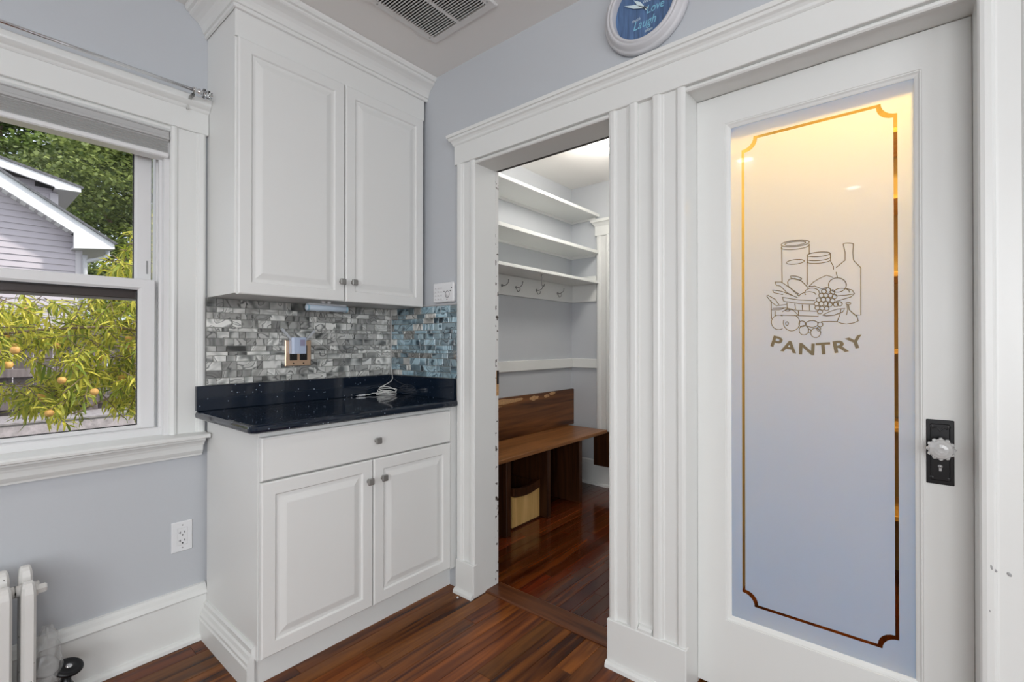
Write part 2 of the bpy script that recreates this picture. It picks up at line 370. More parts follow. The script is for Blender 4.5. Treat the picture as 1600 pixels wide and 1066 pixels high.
m.sweep(st); obj('crown_cap', m, TRIM, th)
for y0, y1 in ((.829, 1.504), (-.124, .553)):
    m = MB(); m.prism([(XB, 1.965), (XB - .010, 1.965), (XB - .014, 1.969), (XB - .014, 1.976), (XB - .010, 1.980), (XB, 1.985)], 'y', y0, y1); obj('bead', m, TRIM, th)
tj = thing('trim_5', 'white painted jamb boards lining the open doorway, edge paint chipped', 'door trim', (1.62, 1.17, 0), None, 'structure')
m = MB(); m.box(XB, 1.675, 1.504, 1.526, 0, 1.99); obj('jamb_board', m, TRIM, tj)
m = MB(); m.box(XB, 1.675, .806, .829, 0, 1.99); obj('jamb_board', m, TRIM, tj)
m = MB(); m.box(XB, 1.675, .829, 1.504, 1.966, 1.99); obj('head_jamb', m, TRIM, tj)
m = MB(); m.box(1.675, 1.70, 1.505, 1.526, 0, 1.99, .003, 1); e1 = obj('jamb_edge', m, CHIP, tj, label='jamb edge with dark chipped paint')
m = MB(); m.box(1.675, 1.70, .806, .828, 0, 1.99, .003, 1); obj('jamb_edge', m, CHIP, tj)
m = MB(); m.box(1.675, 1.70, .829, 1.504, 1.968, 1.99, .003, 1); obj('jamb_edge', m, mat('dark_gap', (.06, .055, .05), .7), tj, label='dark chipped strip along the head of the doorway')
m = MB(); m.box(1.682, 1.698, 1.5025, 1.506, .90, 1.02); obj('hinge_mortise', m, RAWW, e1)
m = MB(); m.box(1.683, 1.697, 1.5015, 1.5030, .955, 1.02); obj('hinge_leaf', m, BLACKM, e1)
tj = thing('trim_6', 'white painted jamb boards around the pantry door', 'door trim', (1.60, .215, 0), None, 'structure')
m = MB(); m.box(XB, 1.70, .553, .576, 0, 1.99); obj('jamb_board', m, TRIM, tj)
m = MB(); m.box(XB, 1.70, -.143, -.124, 0, 1.99); obj('jamb_board', m, TRIM, tj)
m = MB(); m.box(XB, 1.70, -.124, .553, 1.972, 1.99); obj('head_jamb', m, TRIM, tj)

def baseboard(name, label, prof_fn, axis, a, b):
    t = thing(name, label, 'baseboard', (0, 0, 0), None, 'structure')
    for nm, pr in prof_fn: m = MB(); m.prism(pr, axis, a, b); obj(nm, m, TRIM, t)
yb = YA
baseboard('baseboard_left', 'tall white molded baseboard under the window', [
    ('board', [(yb, 0), (yb - .022, 0), (yb - .022, .168), (yb, .168)]),
    ('cap_molding', [(yb, .166), (yb - .024, .166), (yb - .027, .172), (yb - .024, .179), (yb - .019, .186), (yb - .016, .197), (yb - .010, .206), (yb, .208)]),
    ('shoe_molding', [(yb - .022, 0), (yb - .040, 0), (yb - .038, .012), (yb - .031, .019), (yb - .022, .021)])], 'x', -2.6, .664)
yb = XB
baseboard('baseboard_right', 'white baseboard right of the pantry door', [('board', [(yb, 0), (yb - .02, 0), (yb - .02, .19), (yb, .2)])], 'y', -2.4, -.245)
yb = 3.42
baseboard('baseboard_mudroom', 'tall white baseboard on the mudroom end wall', [
    ('board', [(yb, 0), (yb - .02, 0), (yb - .02, .17), (yb - .014, .19), (yb, .2)]), ('shoe_molding', [(yb - .02, 0), (yb - .036, 0), (yb - .033, .014), (yb - .02, .02)])], 'y', .7, 2.2)

# window -----------------------------------------------------
win = thing('window_1', 'white double-hung window looking out on the peach tree', 'window', (.07, YA, .79), None, 'structure')
s = .117 / .118
WCAS = [(0, 0), (0, .013), (.004, .018), (.012, .021), (.020, .019), (.024, .0135), (.028, .0125), (.060, .0125), (.085, .0125), (.088, .016), (.092, .0165), (.096, .020), (.108, .022), (.115, .019), (.118, .016), (.118, 0)]
m = MB(); m.prism([(wx1 + t * s, YA - d) for t, d in WCAS], 'z', .803, 1.972); obj('casing_board', m, TRIM, win)
m = MB(); m.prism([(wx0 - t * s, YA - d) for t, d in WCAS], 'z', .803, 1.972); obj('casing_board', m, TRIM, win)
m = MB(); m.box(wx0 - .125, .667, YA - .024, YA, 1.970, 2.056, .002, 1); obj('head_board', m, TRIM, win)
m = MB(); m.prism([(YA, 1.950), (YA - .012, 1.950), (YA - .017, 1.956), (YA - .017, 1.964), (YA - .012, 1.970), (YA, 1.972)], 'x', wx0, wx1); obj('head_bead', m, TRIM, win)
m = MB(); m.prism([(YA, 2.052), (YA - .026, 2.052), (YA - .030, 2.057), (YA - .033, 2.063), (YA - .041, 2.068), (YA - .046, 2.072), (YA - .050, 2.076), (YA - .052, 2.082), (YA - .052, 2.098), (YA - .049, 2.101), (YA, 2.102)], 'x', wx0 - .15, .667); obj('head_cap', m, TRIM, win)
m = MB(); m.prism([(2.20, .786), (YA - .078, .786), (YA - .085, .789), (YA - .086, .796), (YA - .082, .801), (YA - .076, .803), (2.20, .806)], 'x', wx0 - .14, .657); obj('sill_board', m, TRIM, win)
ap = [(YA, .786), (YA - .060, .786), (YA - .060, .777), (YA - .052, .772), (YA - .045, .764), (YA - .042, .757), (YA - .032, .755), (YA - .030, .735), (YA - .024, .727), (YA - .018, .720), (YA - .016, .713), (YA, .712)]
m = MB(); m.prism(ap, 'x', wx0 - .13, .648); obj('apron', m, TRIM, win)
m = MB(); m.box(wx1 - .016, wx1, YA, 2.30, .80, wz1).box(wx0, wx0 + .016, YA, 2.30, .80, wz1).box(wx0 + .016, wx1 - .016, YA, 2.30, wz1 - .014, wz1).box(wx0 + .016, wx1 - .016, 2.16, 2.32, .79, .803)
m.prism([(2.168, .80), (2.168, .829), (2.174, .833), (2.30, .833), (2.30, .80)], 'x', wx0 + .016, wx1 - .016)
obj('vinyl_frame', m, VINYL, win)
m = MB(); m.box(wx1 - .024, wx1 - .016, 2.175, 2.186, .833, wz1 - .014).box(wx1 - .022, wx1 - .016, 2.225, 2.235, .833, wz1 - .014); obj('track', m, VINYL, win)
def sash(nm, x0, x1, z0, z1, y, dep, fr, fb, ft, extra=0):
    w, h = x1 - x0, z1 - z0; m = MB()
    m.ring((x0, y, z0), (1, 0, 0), (0, 0, 1), (0, -1, 0), [(0, 0, w, h, -dep), (0, 0, w, h, -.003), (.003, .003, w - .003, h - .003, 0),
        (fr - .008, fb - .008, w - fr + .008, h - ft + .008, 0), (fr, fb, w - fr, h - ft, -.008), (fr, fb, w - fr, h - ft, -dep), (0, 0, w, h, -dep)])
    o = obj(nm, m, VINYL, win)
    m = MB(); m.box(x0 + fr - .004, x1 - fr + .004, y + .016, y + .020, z0 + fb - .004, z1 - ft + .004); obj('pane', m, GLASSW, o)
    m = MB(); t_ = .0035
    m.ring((x0, y + .0155, z0), (1, 0, 0), (0, 0, 1), (0, -1, 0), [(fr, fb, w - fr, h - ft, 0), (fr, fb, w - fr, h - ft, .002), (fr + t_, fb + t_, w - fr - t_, h - ft - t_, .002), (fr + t_, fb + t_, w - fr - t_, h - ft - t_, 0)])
    obj('gasket', m, BLK, o); return o
lo = sash('sash', wx0 + .031, wx1 - .031, .833, 1.389, 2.19, .034, .052, .014, .040)
lo['label'] = 'lower sash'
up = sash('sash', wx0 + .033, wx1 - .033, 1.340, 1.945, 2.236, .034, .052, .045, .05)
up['label'] = 'upper sash'
m = MB(); m.box(wx0 + .04, wx1 - .04, 2.226, 2.237, 1.318, 1.366, .003, 1); obj('meeting_rail', m, DARKBR, up, label='dark brown meeting rail behind the lower sash')
m = MB(); m.box(wx0 + .04, wx1 - .04, 2.275, 2.29, 1.313, 1.330, .002, 1); obj('screen_bar', m, mat('screen_bar_gray', (.30, .28, .27), .5), win)
m = MB(); m.box(.492, .4965, 2.2325, 2.236, 1.415, 1.465, .001, 1); obj('tilt_latch', m, mat('latch_gray', (.3, .3, .3), .4), up)

# pantry door ------------------------------------------------
door = thing('door_1', 'white pantry door with a frosted glass panel lettered PANTRY', 'door', (1.66, .215, 0), None, 'structure')
dx = 1.645; y0, y1, z0, z1 = -.1235, .5525, .014, 1.970; gy0, gy1, gz0, gz1 = -.012, .447, .258, 1.857
m = MB(); w, h = y1 - y0, z1 - z0
def dr(i, d): return (gy0 - y0 - i, gz0 - z0 - i, gy1 - y0 + i, gz1 - z0 + i, d)
m.ring((dx, y0, z0), (0, 1, 0), (0, 0, 1), (-1, 0, 0), [(0, 0, w, h, -.036), (0, 0, w, h, -.001), (.001, .001, w - .001, h - .001, 0), dr(.016, 0), dr(.015, -.002), dr(.012, -.002), dr(.008, -.0065), dr(.003, -.009), dr(0, -.011), dr(0, -.036), (0, 0, w, h, -.036)])
obj('door_frame', m, TRIM, door)
gx = 1.6575
def borderloop(i):
    a, b, c, d = .028 + i, .409 - i, .316 + i, 1.806 - i; r = .036 + i * .2; L = []
    def arc(cy, cz, a0, a1):
        for k in range(7):
            t = radians(a0 + (a1 - a0) * k / 6); L.append((cy + r * cos(t), cz + r * sin(t)))
    arc(a - .006, c - .006, 90, 0); arc(b + .006, c - .006, 180, 90); arc(b + .006, d + .006, 270, 180); arc(a - .006, d + .006, 360, 270)
    return L
LO, LI = borderloop(0), borderloop(.0085)
corners = [(gy0 - .005, gz0 - .005), (gy1 + .005, gz0 - .005), (gy1 + .005, gz1 + .005), (gy0 - .005, gz1 + .005)]
m = MB(); b = m.b
vo = [b.verts.new((gx, y, z)) for y, z in LO]; vi = [b.verts.new((gx, y, z)) for y, z in LI]; vc = [b.verts.new((gx, y, z)) for y, z in corners]
n = len(LO)
for i in range(n):
    j = (i + 1) % n; q = i // 7; q2 = j // 7
    if q == q2: b.faces.new((vc[q], vo[i], vo[j]))
    else: b.faces.new((vc[q], vo[i], vo[j], vc[q2]))
b.faces.new(vi)
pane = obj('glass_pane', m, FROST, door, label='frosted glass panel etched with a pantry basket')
m = MB(); b = m.b
vo = [b.verts.new((gx, y, z)) for y, z in LO]; vi = [b.verts.new((gx, y, z)) for y, z in LI]
for i in range(n): b.faces.new((vo[i], vo[(i + 1) % n], vi[(i + 1) % n], vi[i]))
obj('border_line', m, GLASSC, pane, label='clear glass line with notched corners')
ART = [[[2271,14530],[2290,14497],[2351,14469],[2447,14449],[2567,14439],[2697,14440],[2821,14453],[2925,14476],[2994,14506],[3021,14540],[3001,14574],[2936,14602],[2836,14622],[2713,14632],[2583,14629],[2461,14616],[2362,14592],[2296,14563],[2271,14530]],[[2366,14531],[2380,14511],[2426,14493],[2497,14481],[2586,14475],[2683,14476],[2775,14484],[2851,14499],[2902,14518],[2921,14539],[2906,14560],[2858,14577],[2784,14590],[2693,14596],[2597,14594],[2506,14585],[2432,14571],[2384,14552],[2366,14531]],[[2271,14447],[2282,14422],[2316,14400],[2372,14380],[2447,14365],[2535,14356],[2631,14354],[2729,14358],[2821,14368],[2902,14384],[2965,14405],[3006,14429],[3021,14455]],[[3001,14510],[2993,13347]],[[2276,14474],[2277,14158]],[[2328,13927],[2330,13254]],[[2404,13975],[2416,13952],[2455,13931],[2515,13915],[2591,13906],[2673,13905],[2751,13912],[2816,13926],[2859,13947],[2876,13970],[2864,13994],[2824,14015],[2761,14031],[2685,14040],[2603,14040],[2525,14033],[2462,14018],[2420,13998],[2404,13975]],[[1751,14124],[1766,14102],[1814,14083],[1889,14069],[1982,14063],[2082,14064],[2178,14073],[2257,14090],[2310,14111],[2330,14134],[2314,14157],[2264,14176],[2186,14190],[2092,14196],[1991,14194],[1897,14184],[1820,14168],[1769,14147],[1751,14124]],[[1755,13997],[1779,13979],[1824,13964],[1887,13953],[1962,13947],[2045,13945],[2127,13950],[2202,13959],[2264,13973],[2308,13990],[2329,14009]],[[1755,13920],[1779,13902],[1824,13887],[1887,13876],[1963,13869],[2045,13867],[2127,13871],[2203,13880],[2265,13894],[2308,13911],[2329,13930]],[[2321,14124],[2321,13926]],[[1750,14125],[1737,13881],[1674,13740],[1674,13644]],[[1441,14354],[1425,14367],[1379,14372],[1317,14367],[1255,14355],[1211,14338],[1194,14321]],[[1438,14353],[1395,14109],[1396,13881],[1610,13695]],[[1610,13561],[1579,13405]],[[1197,14321],[1210,14086],[1196,13859],[1030,13635],[1033,12295],[1139,12299]],[[3186,13404],[3004,13389],[2755,13167],[2546,12932]],[[3040,13269],[2862,13053],[2651,12918]],[[3259,13163],[3005,13104],[2791,12988],[2581,12886]],[[3186,13404],[3149,13298],[3040,13269]],[[3259,13163],[3223,13078],[2969,12999]],[[2469,13435],[2481,13422],[2510,13417],[2553,13420],[2603,13431],[2657,13449],[2706,13471],[2745,13495],[2769,13518],[2776,13537],[2763,13550],[2734,13555],[2691,13551],[2639,13540],[2586,13522],[2538,13500],[2499,13476],[2475,13454],[2469,13435]],[[2826,13253],[2843,13376],[2797,13461],[2649,13472],[2476,13377],[2306,13165]],[[2546,12991],[2703,13123],[2826,13253]],[[2289,13192],[2171,13320],[2038,13407],[1842,13494],[1681,13414]],[[2289,13192],[2138,13200],[1973,13109],[1826,13137]],[[1367,13170],[1380,13100],[1417,13040],[1473,12997],[1543,12977],[1618,12982],[1688,13012],[1746,13064],[1784,13130],[1797,13204],[1784,13276],[1746,13336],[1687,13378],[1617,13397],[1542,13391],[1472,13360],[1416,13308],[1379,13242],[1367,13170]],[[2367,12952],[2383,12979],[2391,13008],[2390,13036],[2381,13064],[2365,13089],[2340,13110],[2310,13126],[2275,13137],[2237,13142],[2198,13141],[2160,13134],[2123,13121],[2090,13104],[2063,13082],[2042,13056],[2029,13029],[2023,13001],[2026,12973]],[[2544,12895],[2543,12916],[2536,12937],[2522,12958],[2501,12977],[2476,12994],[2446,13009],[2412,13021],[2376,13030],[2338,13036],[2300,13038],[2263,13036],[2227,13030],[2195,13021],[2167,13009],[2143,12995],[2125,12978],[2113,12959],[2108,12939]],[[1657,12971],[1660,12992],[1655,13012],[1645,13031],[1627,13048],[1604,13062],[1577,13073],[1545,13081],[1511,13084],[1476,13084],[1441,13079],[1408,13071],[1377,13059],[1350,13044],[1327,13027],[1311,13007],[1300,12987],[1296,12967],[1299,12946]],[[1650,12874],[1399,12877],[1177,12900],[1260,12823],[1493,12750],[1625,12708]],[[1177,12900],[1228,13016],[1367,13064]],[[1846,13022],[1861,12981],[1897,12961],[1939,12971],[1966,13008],[1966,13053],[1939,13086],[1897,13091],[1861,13065],[1846,13022]],[[1743,13053],[1757,13012],[1794,12992],[1835,13003],[1862,13039],[1862,13084],[1835,13117],[1793,13122],[1757,13096],[1743,13053]],[[1637,12988],[1652,12947],[1688,12927],[1729,12938],[1755,12974],[1755,13019],[1728,13051],[1687,13056],[1651,13031],[1637,12988]],[[1912,12910],[1926,12869],[1963,12848],[2005,12859],[2033,12895],[2032,12941],[2005,12974],[1963,12979],[1926,12954],[1912,12910]],[[1798,12903],[1812,12862],[1849,12841],[1891,12852],[1918,12888],[1918,12933],[1890,12966],[1849,12971],[1812,12946],[1798,12903]],[[1686,12896],[1700,12854],[1736,12834],[1777,12845],[1804,12881],[1804,12926],[1777,12958],[1736,12963],[1700,12938],[1686,12896]],[[1590,12851],[1604,12810],[1640,12790],[1681,12800],[1708,12836],[1707,12881],[1681,12913],[1640,12918],[1604,12894],[1590,12851]],[[1977,12778],[1992,12737],[2029,12716],[2071,12726],[2099,12763],[2099,12808],[2071,12841],[2029,12847],[1992,12822],[1977,12778]],[[1863,12783],[1878,12742],[1914,12721],[1956,12731],[1984,12768],[1983,12813],[1956,12846],[1914,12851],[1877,12826],[1863,12783]],[[1750,12776],[1764,12735],[1801,12715],[1842,12725],[1869,12761],[1869,12806],[1842,12839],[1800,12844],[1764,12819],[1750,12776]],[[1638,12739],[1652,12698],[1688,12678],[1729,12688],[1756,12724],[1756,12768],[1729,12801],[1688,12806],[1652,12782],[1638,12739]],[[2027,12664],[2042,12622],[2079,12601],[2122,12612],[2149,12648],[2149,12693],[2121,12727],[2079,12732],[2042,12708],[2027,12664]],[[1912,12658],[1927,12616],[1964,12596],[2006,12606],[2033,12642],[2033,12687],[2005,12720],[1963,12726],[1927,12701],[1912,12658]],[[1799,12652],[1813,12611],[1850,12590],[1891,12600],[1918,12636],[1918,12681],[1891,12714],[1849,12719],[1813,12695],[1799,12652]],[[2011,12546],[2026,12504],[2063,12483],[2105,12493],[2133,12529],[2133,12575],[2105,12608],[2063,12614],[2025,12590],[2011,12546]],[[1896,12529],[1911,12487],[1948,12467],[1990,12476],[2017,12512],[2017,12558],[1989,12591],[1947,12597],[1911,12572],[1896,12529]],[[1783,12516],[1797,12475],[1834,12454],[1875,12463],[1902,12499],[1902,12544],[1875,12577],[1833,12583],[1797,12559],[1783,12516]],[[1946,12427],[1960,12385],[1997,12364],[2039,12373],[2067,12409],[2067,12454],[2039,12488],[1997,12494],[1960,12470],[1946,12427]],[[1702,12628],[1717,12586],[1753,12566],[1794,12576],[1821,12611],[1821,12656],[1794,12689],[1752,12695],[1716,12670],[1702,12628]],[[1559,12620],[1573,12579],[1609,12559],[1650,12568],[1676,12604],[1676,12649],[1649,12681],[1609,12687],[1573,12663],[1559,12620]],[[1465,12634],[1479,12593],[1514,12573],[1555,12583],[1581,12618],[1581,12663],[1554,12695],[1514,12701],[1479,12676],[1465,12634]],[[2987,12919],[2547,12812],[2139,12768]],[[2952,12795],[2547,12700],[2156,12663]],[[2987,12919],[2952,12795]],[[2651,12697],[2634,12536]],[[2461,12667],[2451,12500]],[[2274,12650],[2268,12480]],[[2862,12749],[2852,12566]],[[3261,12586],[2898,12589],[2582,12494],[2074,12444],[2048,12294],[2583,12334],[3043,12371]],[[2565,12493],[2548,12332]],[[3427,12988],[3389,13006],[3187,12870],[3078,12692]],[[3427,12988],[3297,12794],[3151,12663],[2880,12689]],[[3297,12835],[3291,12257]],[[3290,12546],[3078,12536],[2952,12571]],[[3188,12500],[3188,12336]],[[2988,12471],[2845,12566],[2687,12498],[2565,12353]],[[2782,12503],[2785,12494],[2796,12488],[2813,12483],[2834,12481],[2856,12482],[2877,12486],[2894,12492],[2905,12500],[2909,12508],[2905,12516],[2894,12523],[2877,12528],[2856,12530],[2834,12529],[2813,12525],[2796,12519],[2785,12511],[2782,12503]],[[2986,11951],[3029,11932],[3075,11923],[3122,11927],[3168,11943],[3209,11970],[3243,12007],[3270,12052],[3286,12101],[3291,12154],[3286,12206],[3269,12255],[3243,12298],[3208,12333],[3167,12358],[3121,12371],[3074,12372],[3028,12361],[2985,12339]],[[2665,12358],[2615,12326],[2574,12281],[2544,12225],[2527,12163],[2525,12099],[2537,12036],[2563,11979],[2601,11932],[2649,11898],[2703,11880],[2760,11878],[2816,11893],[2866,11924],[2909,11969],[2940,12025],[2957,12088],[2959,12154],[2947,12218]],[[2828,12100],[2831,12081],[2837,12064],[2846,12052],[2858,12045],[2870,12046],[2882,12053],[2891,12066],[2897,12083],[2900,12102],[2897,12122],[2891,12138],[2882,12151],[2870,12157],[2858,12157],[2846,12150],[2837,12137],[2831,12120],[2828,12100]],[[2296,11889],[2304,11840],[2325,11798],[2357,11766],[2397,11750],[2440,11750],[2480,11768],[2513,11800],[2535,11844],[2542,11893],[2534,11942],[2513,11985],[2480,12016],[2439,12032],[2397,12031],[2357,12013],[2324,11981],[2303,11938],[2296,11889]],[[1993,11806],[2001,11758],[2023,11716],[2056,11685],[2097,11668],[2141,11669],[2182,11686],[2216,11718],[2238,11761],[2246,11809],[2238,11858],[2216,11900],[2182,11931],[2140,11947],[2096,11946],[2055,11928],[2022,11896],[2000,11854],[1993,11806]],[[2374,12080],[2379,12051],[2394,12025],[2418,12006],[2447,11996],[2478,11997],[2507,12008],[2531,12028],[2547,12055],[2552,12085],[2546,12115],[2531,12141],[2507,12160],[2478,12169],[2447,12168],[2418,12157],[2394,12137],[2379,12110],[2374,12080]],[[2055,12072],[2064,12039],[2091,12010],[2131,11989],[2182,11979],[2235,11980],[2286,11993],[2327,12016],[2354,12046],[2363,12080],[2354,12114],[2327,12143],[2285,12163],[2235,12174],[2181,12172],[2131,12159],[2090,12136],[2064,12106],[2055,12072]],[[1937,12049],[1941,12026],[1952,12005],[1970,11990],[1991,11982],[2014,11982],[2035,11991],[2053,12007],[2064,12029],[2068,12053],[2064,12077],[2053,12098],[2035,12113],[2014,12121],[1991,12120],[1969,12111],[1952,12095],[1941,12073],[1937,12049]],[[2235,11860],[2238,11841],[2243,11825],[2252,11813],[2263,11806],[2275,11806],[2286,11813],[2295,11826],[2301,11842],[2303,11861],[2301,11880],[2295,11897],[2286,11909],[2275,11915],[2263,11915],[2252,11908],[2243,11896],[2237,11879],[2235,11860]],[[1996,11922],[1999,11901],[2007,11883],[2019,11869],[2034,11862],[2050,11862],[2065,11870],[2078,11884],[2086,11903],[2088,11924],[2086,11946],[2078,11964],[2065,11978],[2050,11985],[2034,11985],[2019,11977],[2007,11963],[1999,11944],[1996,11922]],[[1976,12136],[1781,12138],[1589,12125],[1495,12076],[1370,12050],[1200,12076],[1094,12129],[1124,12261],[1230,12370],[1301,12456],[1322,12608]],[[1369,12307],[1338,12457],[1353,12609]],[[1493,12502],[1525,12313],[1589,12125]],[[1942,12329],[1780,12420],[1588,12488],[1400,12498],[1462,12395],[1652,12318],[1845,12299],[1942,12329]],[[1266,12635],[1270,12625],[1279,12616],[1294,12610],[1312,12608],[1331,12609],[1350,12613],[1364,12621],[1374,12630],[1377,12641],[1374,12651],[1364,12660],[1350,12666],[1331,12668],[1312,12667],[1294,12662],[1279,12655],[1270,12645],[1266,12635]]]
m = MB()
for st in ART:
    P = [Vector((gx - .0006, y / 1e4, z / 1e4)) for y, z in st]
    m.tube(P, .00125, 4)
obj('etched_basket', m, ETCH, pane, label='line drawing of jars, bottle and a fruit basket')
def glyph(ch, size, ext=0, shear=0, bold=0):
    cu = bpy.data.curves.new('glyph', 'FONT'); cu.body = ch; cu.size = size; cu.extrude = ext; cu.align_x = 'CENTER'; cu.shear = shear; cu.offset = bold; cu.resolution_u = 3
    o = bpy.data.objects.new('glyph', cu); COL.objects.link(o)
    bpy.context.view_layer.update()
    me = bpy.data.meshes.new_from_object(o.evaluated_get(bpy.context.evaluated_depsgraph_get()))
    bpy.data.objects.remove(o); bpy.data.curves.remove(cu); return me
def text_obj(name, ch, size, mt, parent, O, U, V, N, label=None, sx=1, off=0, shear=0, bold=0):
    """letters lying in the plane O + U*x + V*y"""
    me = glyph(ch, size, .0004, shear, bold)
    O, U, V, N = map(Vector, (O, U, V, N))
    base = place(parent)
    for v in me.vertices: v.co = O + U * (v.co.x * sx) + V * v.co.y + N * v.co.z - base
    me.materials.append(mt); o = bpy.data.objects.new(name, me); COL.objects.link(o); o.parent = parent
    if label: o['label'] = label
    return o
N_ = Vector((-1, 0, 0))
for ch, yc, zc, ang in (('P', .3155, 1.1545, -17), ('A', .2805, 1.1400, -10), ('N', .2345, 1.1330, -3), ('T', .1930, 1.1350, 4), ('R', .1535, 1.1410, 9), ('Y', .1165, 1.1530, 17)):
    a = radians(ang); U = Vector((0, -cos(a), sin(a))); V = Vector((0, sin(a), cos(a)))
    text_obj('letter', ch, .047, ETCH, pane, Vector((gx - .0006, yc, zc)) - V * .0165, U, V, N_, None, 1.22, bold=.0013)
hw = obj('escutcheon', MB().box(dx - .004, dx, -.088, -.034, .787, .953, .0015, 1).box(dx - .0065, dx - .003, -.080, -.042, .797, .943, .002, 1), BLACKM, door, label='black rectangular door plate')
m = MB()
for yy in (-.080, -.042):
    for zz in (.797, .943): m.lathe([(0, .0075), (.004, .006), (.006, .004)], (dx, yy * .8 + (-.061) * .2, zz * .9 + .87 * .1), (-1, 0, 0), 8)
m.tube([(dx - .0075, -.075, .93), (dx - .0085, -.068, .935), (dx - .0075, -.061, .925), (dx - .0085, -.054, .935), (dx - .0075, -.047, .93)], .002, 5)
obj('scroll_relief', m, mat('worn_black_metal', (.05, .05, .052), .35, .6), hw)
m = MB(); m.lathe([(0, .0085), (.0045, .008), (.005, .006)], (dx, -.061, .834), (-1, 0, 0), 10).box(dx - .008, dx - .0055, -.0635, -.0585, .822, .834); obj('keyhole_cover', m, mat('keyhole_gray', (.38, .38, .38), .35, .7), hw)
m = MB(); m.lathe([(.013, .004), (.013, .008), (.008, .012), (.007, .030)], (dx, -.061, .884), (-1, 0, 0), 14); obj('knob_shank', m, CHROME, door)
KG, t, b_ = newmat('cut_glass'); setp(b_, Roughness=.06); b_.inputs['Base Color'].default_value = (.97, .97, .96, 1); b_.inputs['Transmission Weight'].default_value = .55; b_.inputs['IOR'].default_value = 1.5
m = MB(); m.lathe([(.010, .026), (.018, .030), (.024, .037), (.0255, .044), (.022, .052), (.014, .057), (.007, .0585), (0, .058)], (dx, -.061, .884), (-1, 0, 0), 12, False)
for k in range(12):
    a = 2 * pi * k / 12; m.lathe([(0, .004), (.004, .002), (.005, -.002), (0, -.004)], (dx - .044, -.061 + .0245 * cos(a), .884 + .0245 * sin(a)), (-1, 0, 0), 6, False)
obj('door_knob', m, KG, door, label='faceted clear glass knob')

# ------------------------------------------------------------ cabinets
def rp_door(name, parent, x0, x1, z0, z1, y, th=.020, fr=.058, raised=True):
    w, h = x1 - x0, z1 - z0
    def r(i, d): return (i, i, w - i, h - i, d)
    R = [r(0, -th), r(0, -.005), r(.0015, -.002), r(.005, 0)]
    if raised: R += [r(fr - .014, 0), r(fr - .012, -.0015), r(fr - .009, -.0065), r(fr, -.0065), r(fr + .004, -.006), r(fr + .022, -.0008), r(fr + .026, 0)]
    else: R += [r(.008, -.0008), r(.012, -.0008)]
    m = MB(); m.ring((x0, y, z0), (1, 0, 0), (0, 0, 1), (0, -1, 0), [r(0, -th)] + R, True); return obj(name, m, CAB, parent)
def knob(parent, x, y, z, s=.0125):
    m = MB(); m.lathe([(.009, 0), (.006, .004), (.005, .014)], (x, y, z), (0, -1, 0), 12); m.box(x - s, x + s, y - .024, y - .013, z - s, z + s, .003, 2)
    return obj('knob', m, NICKEL, parent, label='square brushed nickel knob')
bc = thing('base_cabinet', 'white base cabinet with one drawer and two raised-panel doors on the floor', 'cabinet', (1.09, 1.88, 0))
m = MB(); m.box(.664, 1.510, 1.652, 2.122, .098, .856).box(1.508, 1.5495, 1.636, 1.66, .10, .856)
obj('body', m, CAB, bc)
m = MB(); m.box(.664, 1.5495, 1.684, 1.700, 0, .10); obj('toe_board', m, TRIM, bc)
prof = [(.664, 0), (.640, 0), (.640, .070), (.637, .076), (.641, .082), (.641, .092), (.646, .100), (.649, .112), (.654, .117), (.654, .134), (.660, .140), (.664, .140)]
m = MB(); m.prism(prof, 'y', 1.672, YA - .023); obj('base_molding', m, TRIM, bc)
dw = rp_door('drawer_front', bc, .668, 1.506, .694, .838, 1.630, raised=False); knob(dw, 1.105, 1.630, .763)
d1 = rp_door('cabinet_door', bc, .668, 1.0905, .108, .6885, 1.630); knob(d1, 1.070, 1.630, .608)
d2 = rp_door('cabinet_door', bc, 1.0950, 1.506, .108, .6885, 1.630); knob(d2, 1.134, 1.630, .609)

uc = thing('upper_cabinet', 'tall white wall cabinet with two raised-panel doors above the tile backsplash', 'cabinet', (1.10, 2.0, 1.33))
m = MB(); m.box(.668, 1.533, 1.865, YA - .002, 1.332, ZC - .004); obj('body', m, CAB, uc)
m = MB(); m.box(.666, 1.5345, 1.856, 1.868, 2.262, 2.40, .001, 1); obj('frieze_board', m, CAB, uc)
u1 = rp_door('cabinet_door', uc, .674, 1.0935, 1.328, 2.2585, 1.845); knob(u1, 1.076, 1.845, 1.410)
u2 = rp_door('cabinet_door', uc, 1.0985, 1.521, 1.328, 2.2585, 1.845); knob(u2, 1.131, 1.845, 1.412)
cr = [(0, 2.362), (.004, 2.358), (.010, 2.361), (.012, 2.368), (.010, 2.374), (.016, 2.376), (.019, 2.386), (.024, 2.398), (.033, 2.410), (.046, 2.420), (.058, 2.427), (.063, 2.432), (.064, 2.438), (.072, 2.441), (.078, 2.450), (.079, ZC - .001), (0, ZC - .001)]
m = MB()
m.sweep([[(.668 - o_, YA - .002, z) for o_, z in cr], [(.668 - o_, 1.858 - o_, z) for o_, z in cr], [(1.549, 1.858 - o_, z) for o_, z in cr]])
obj('crown_molding', m, CAB, uc)

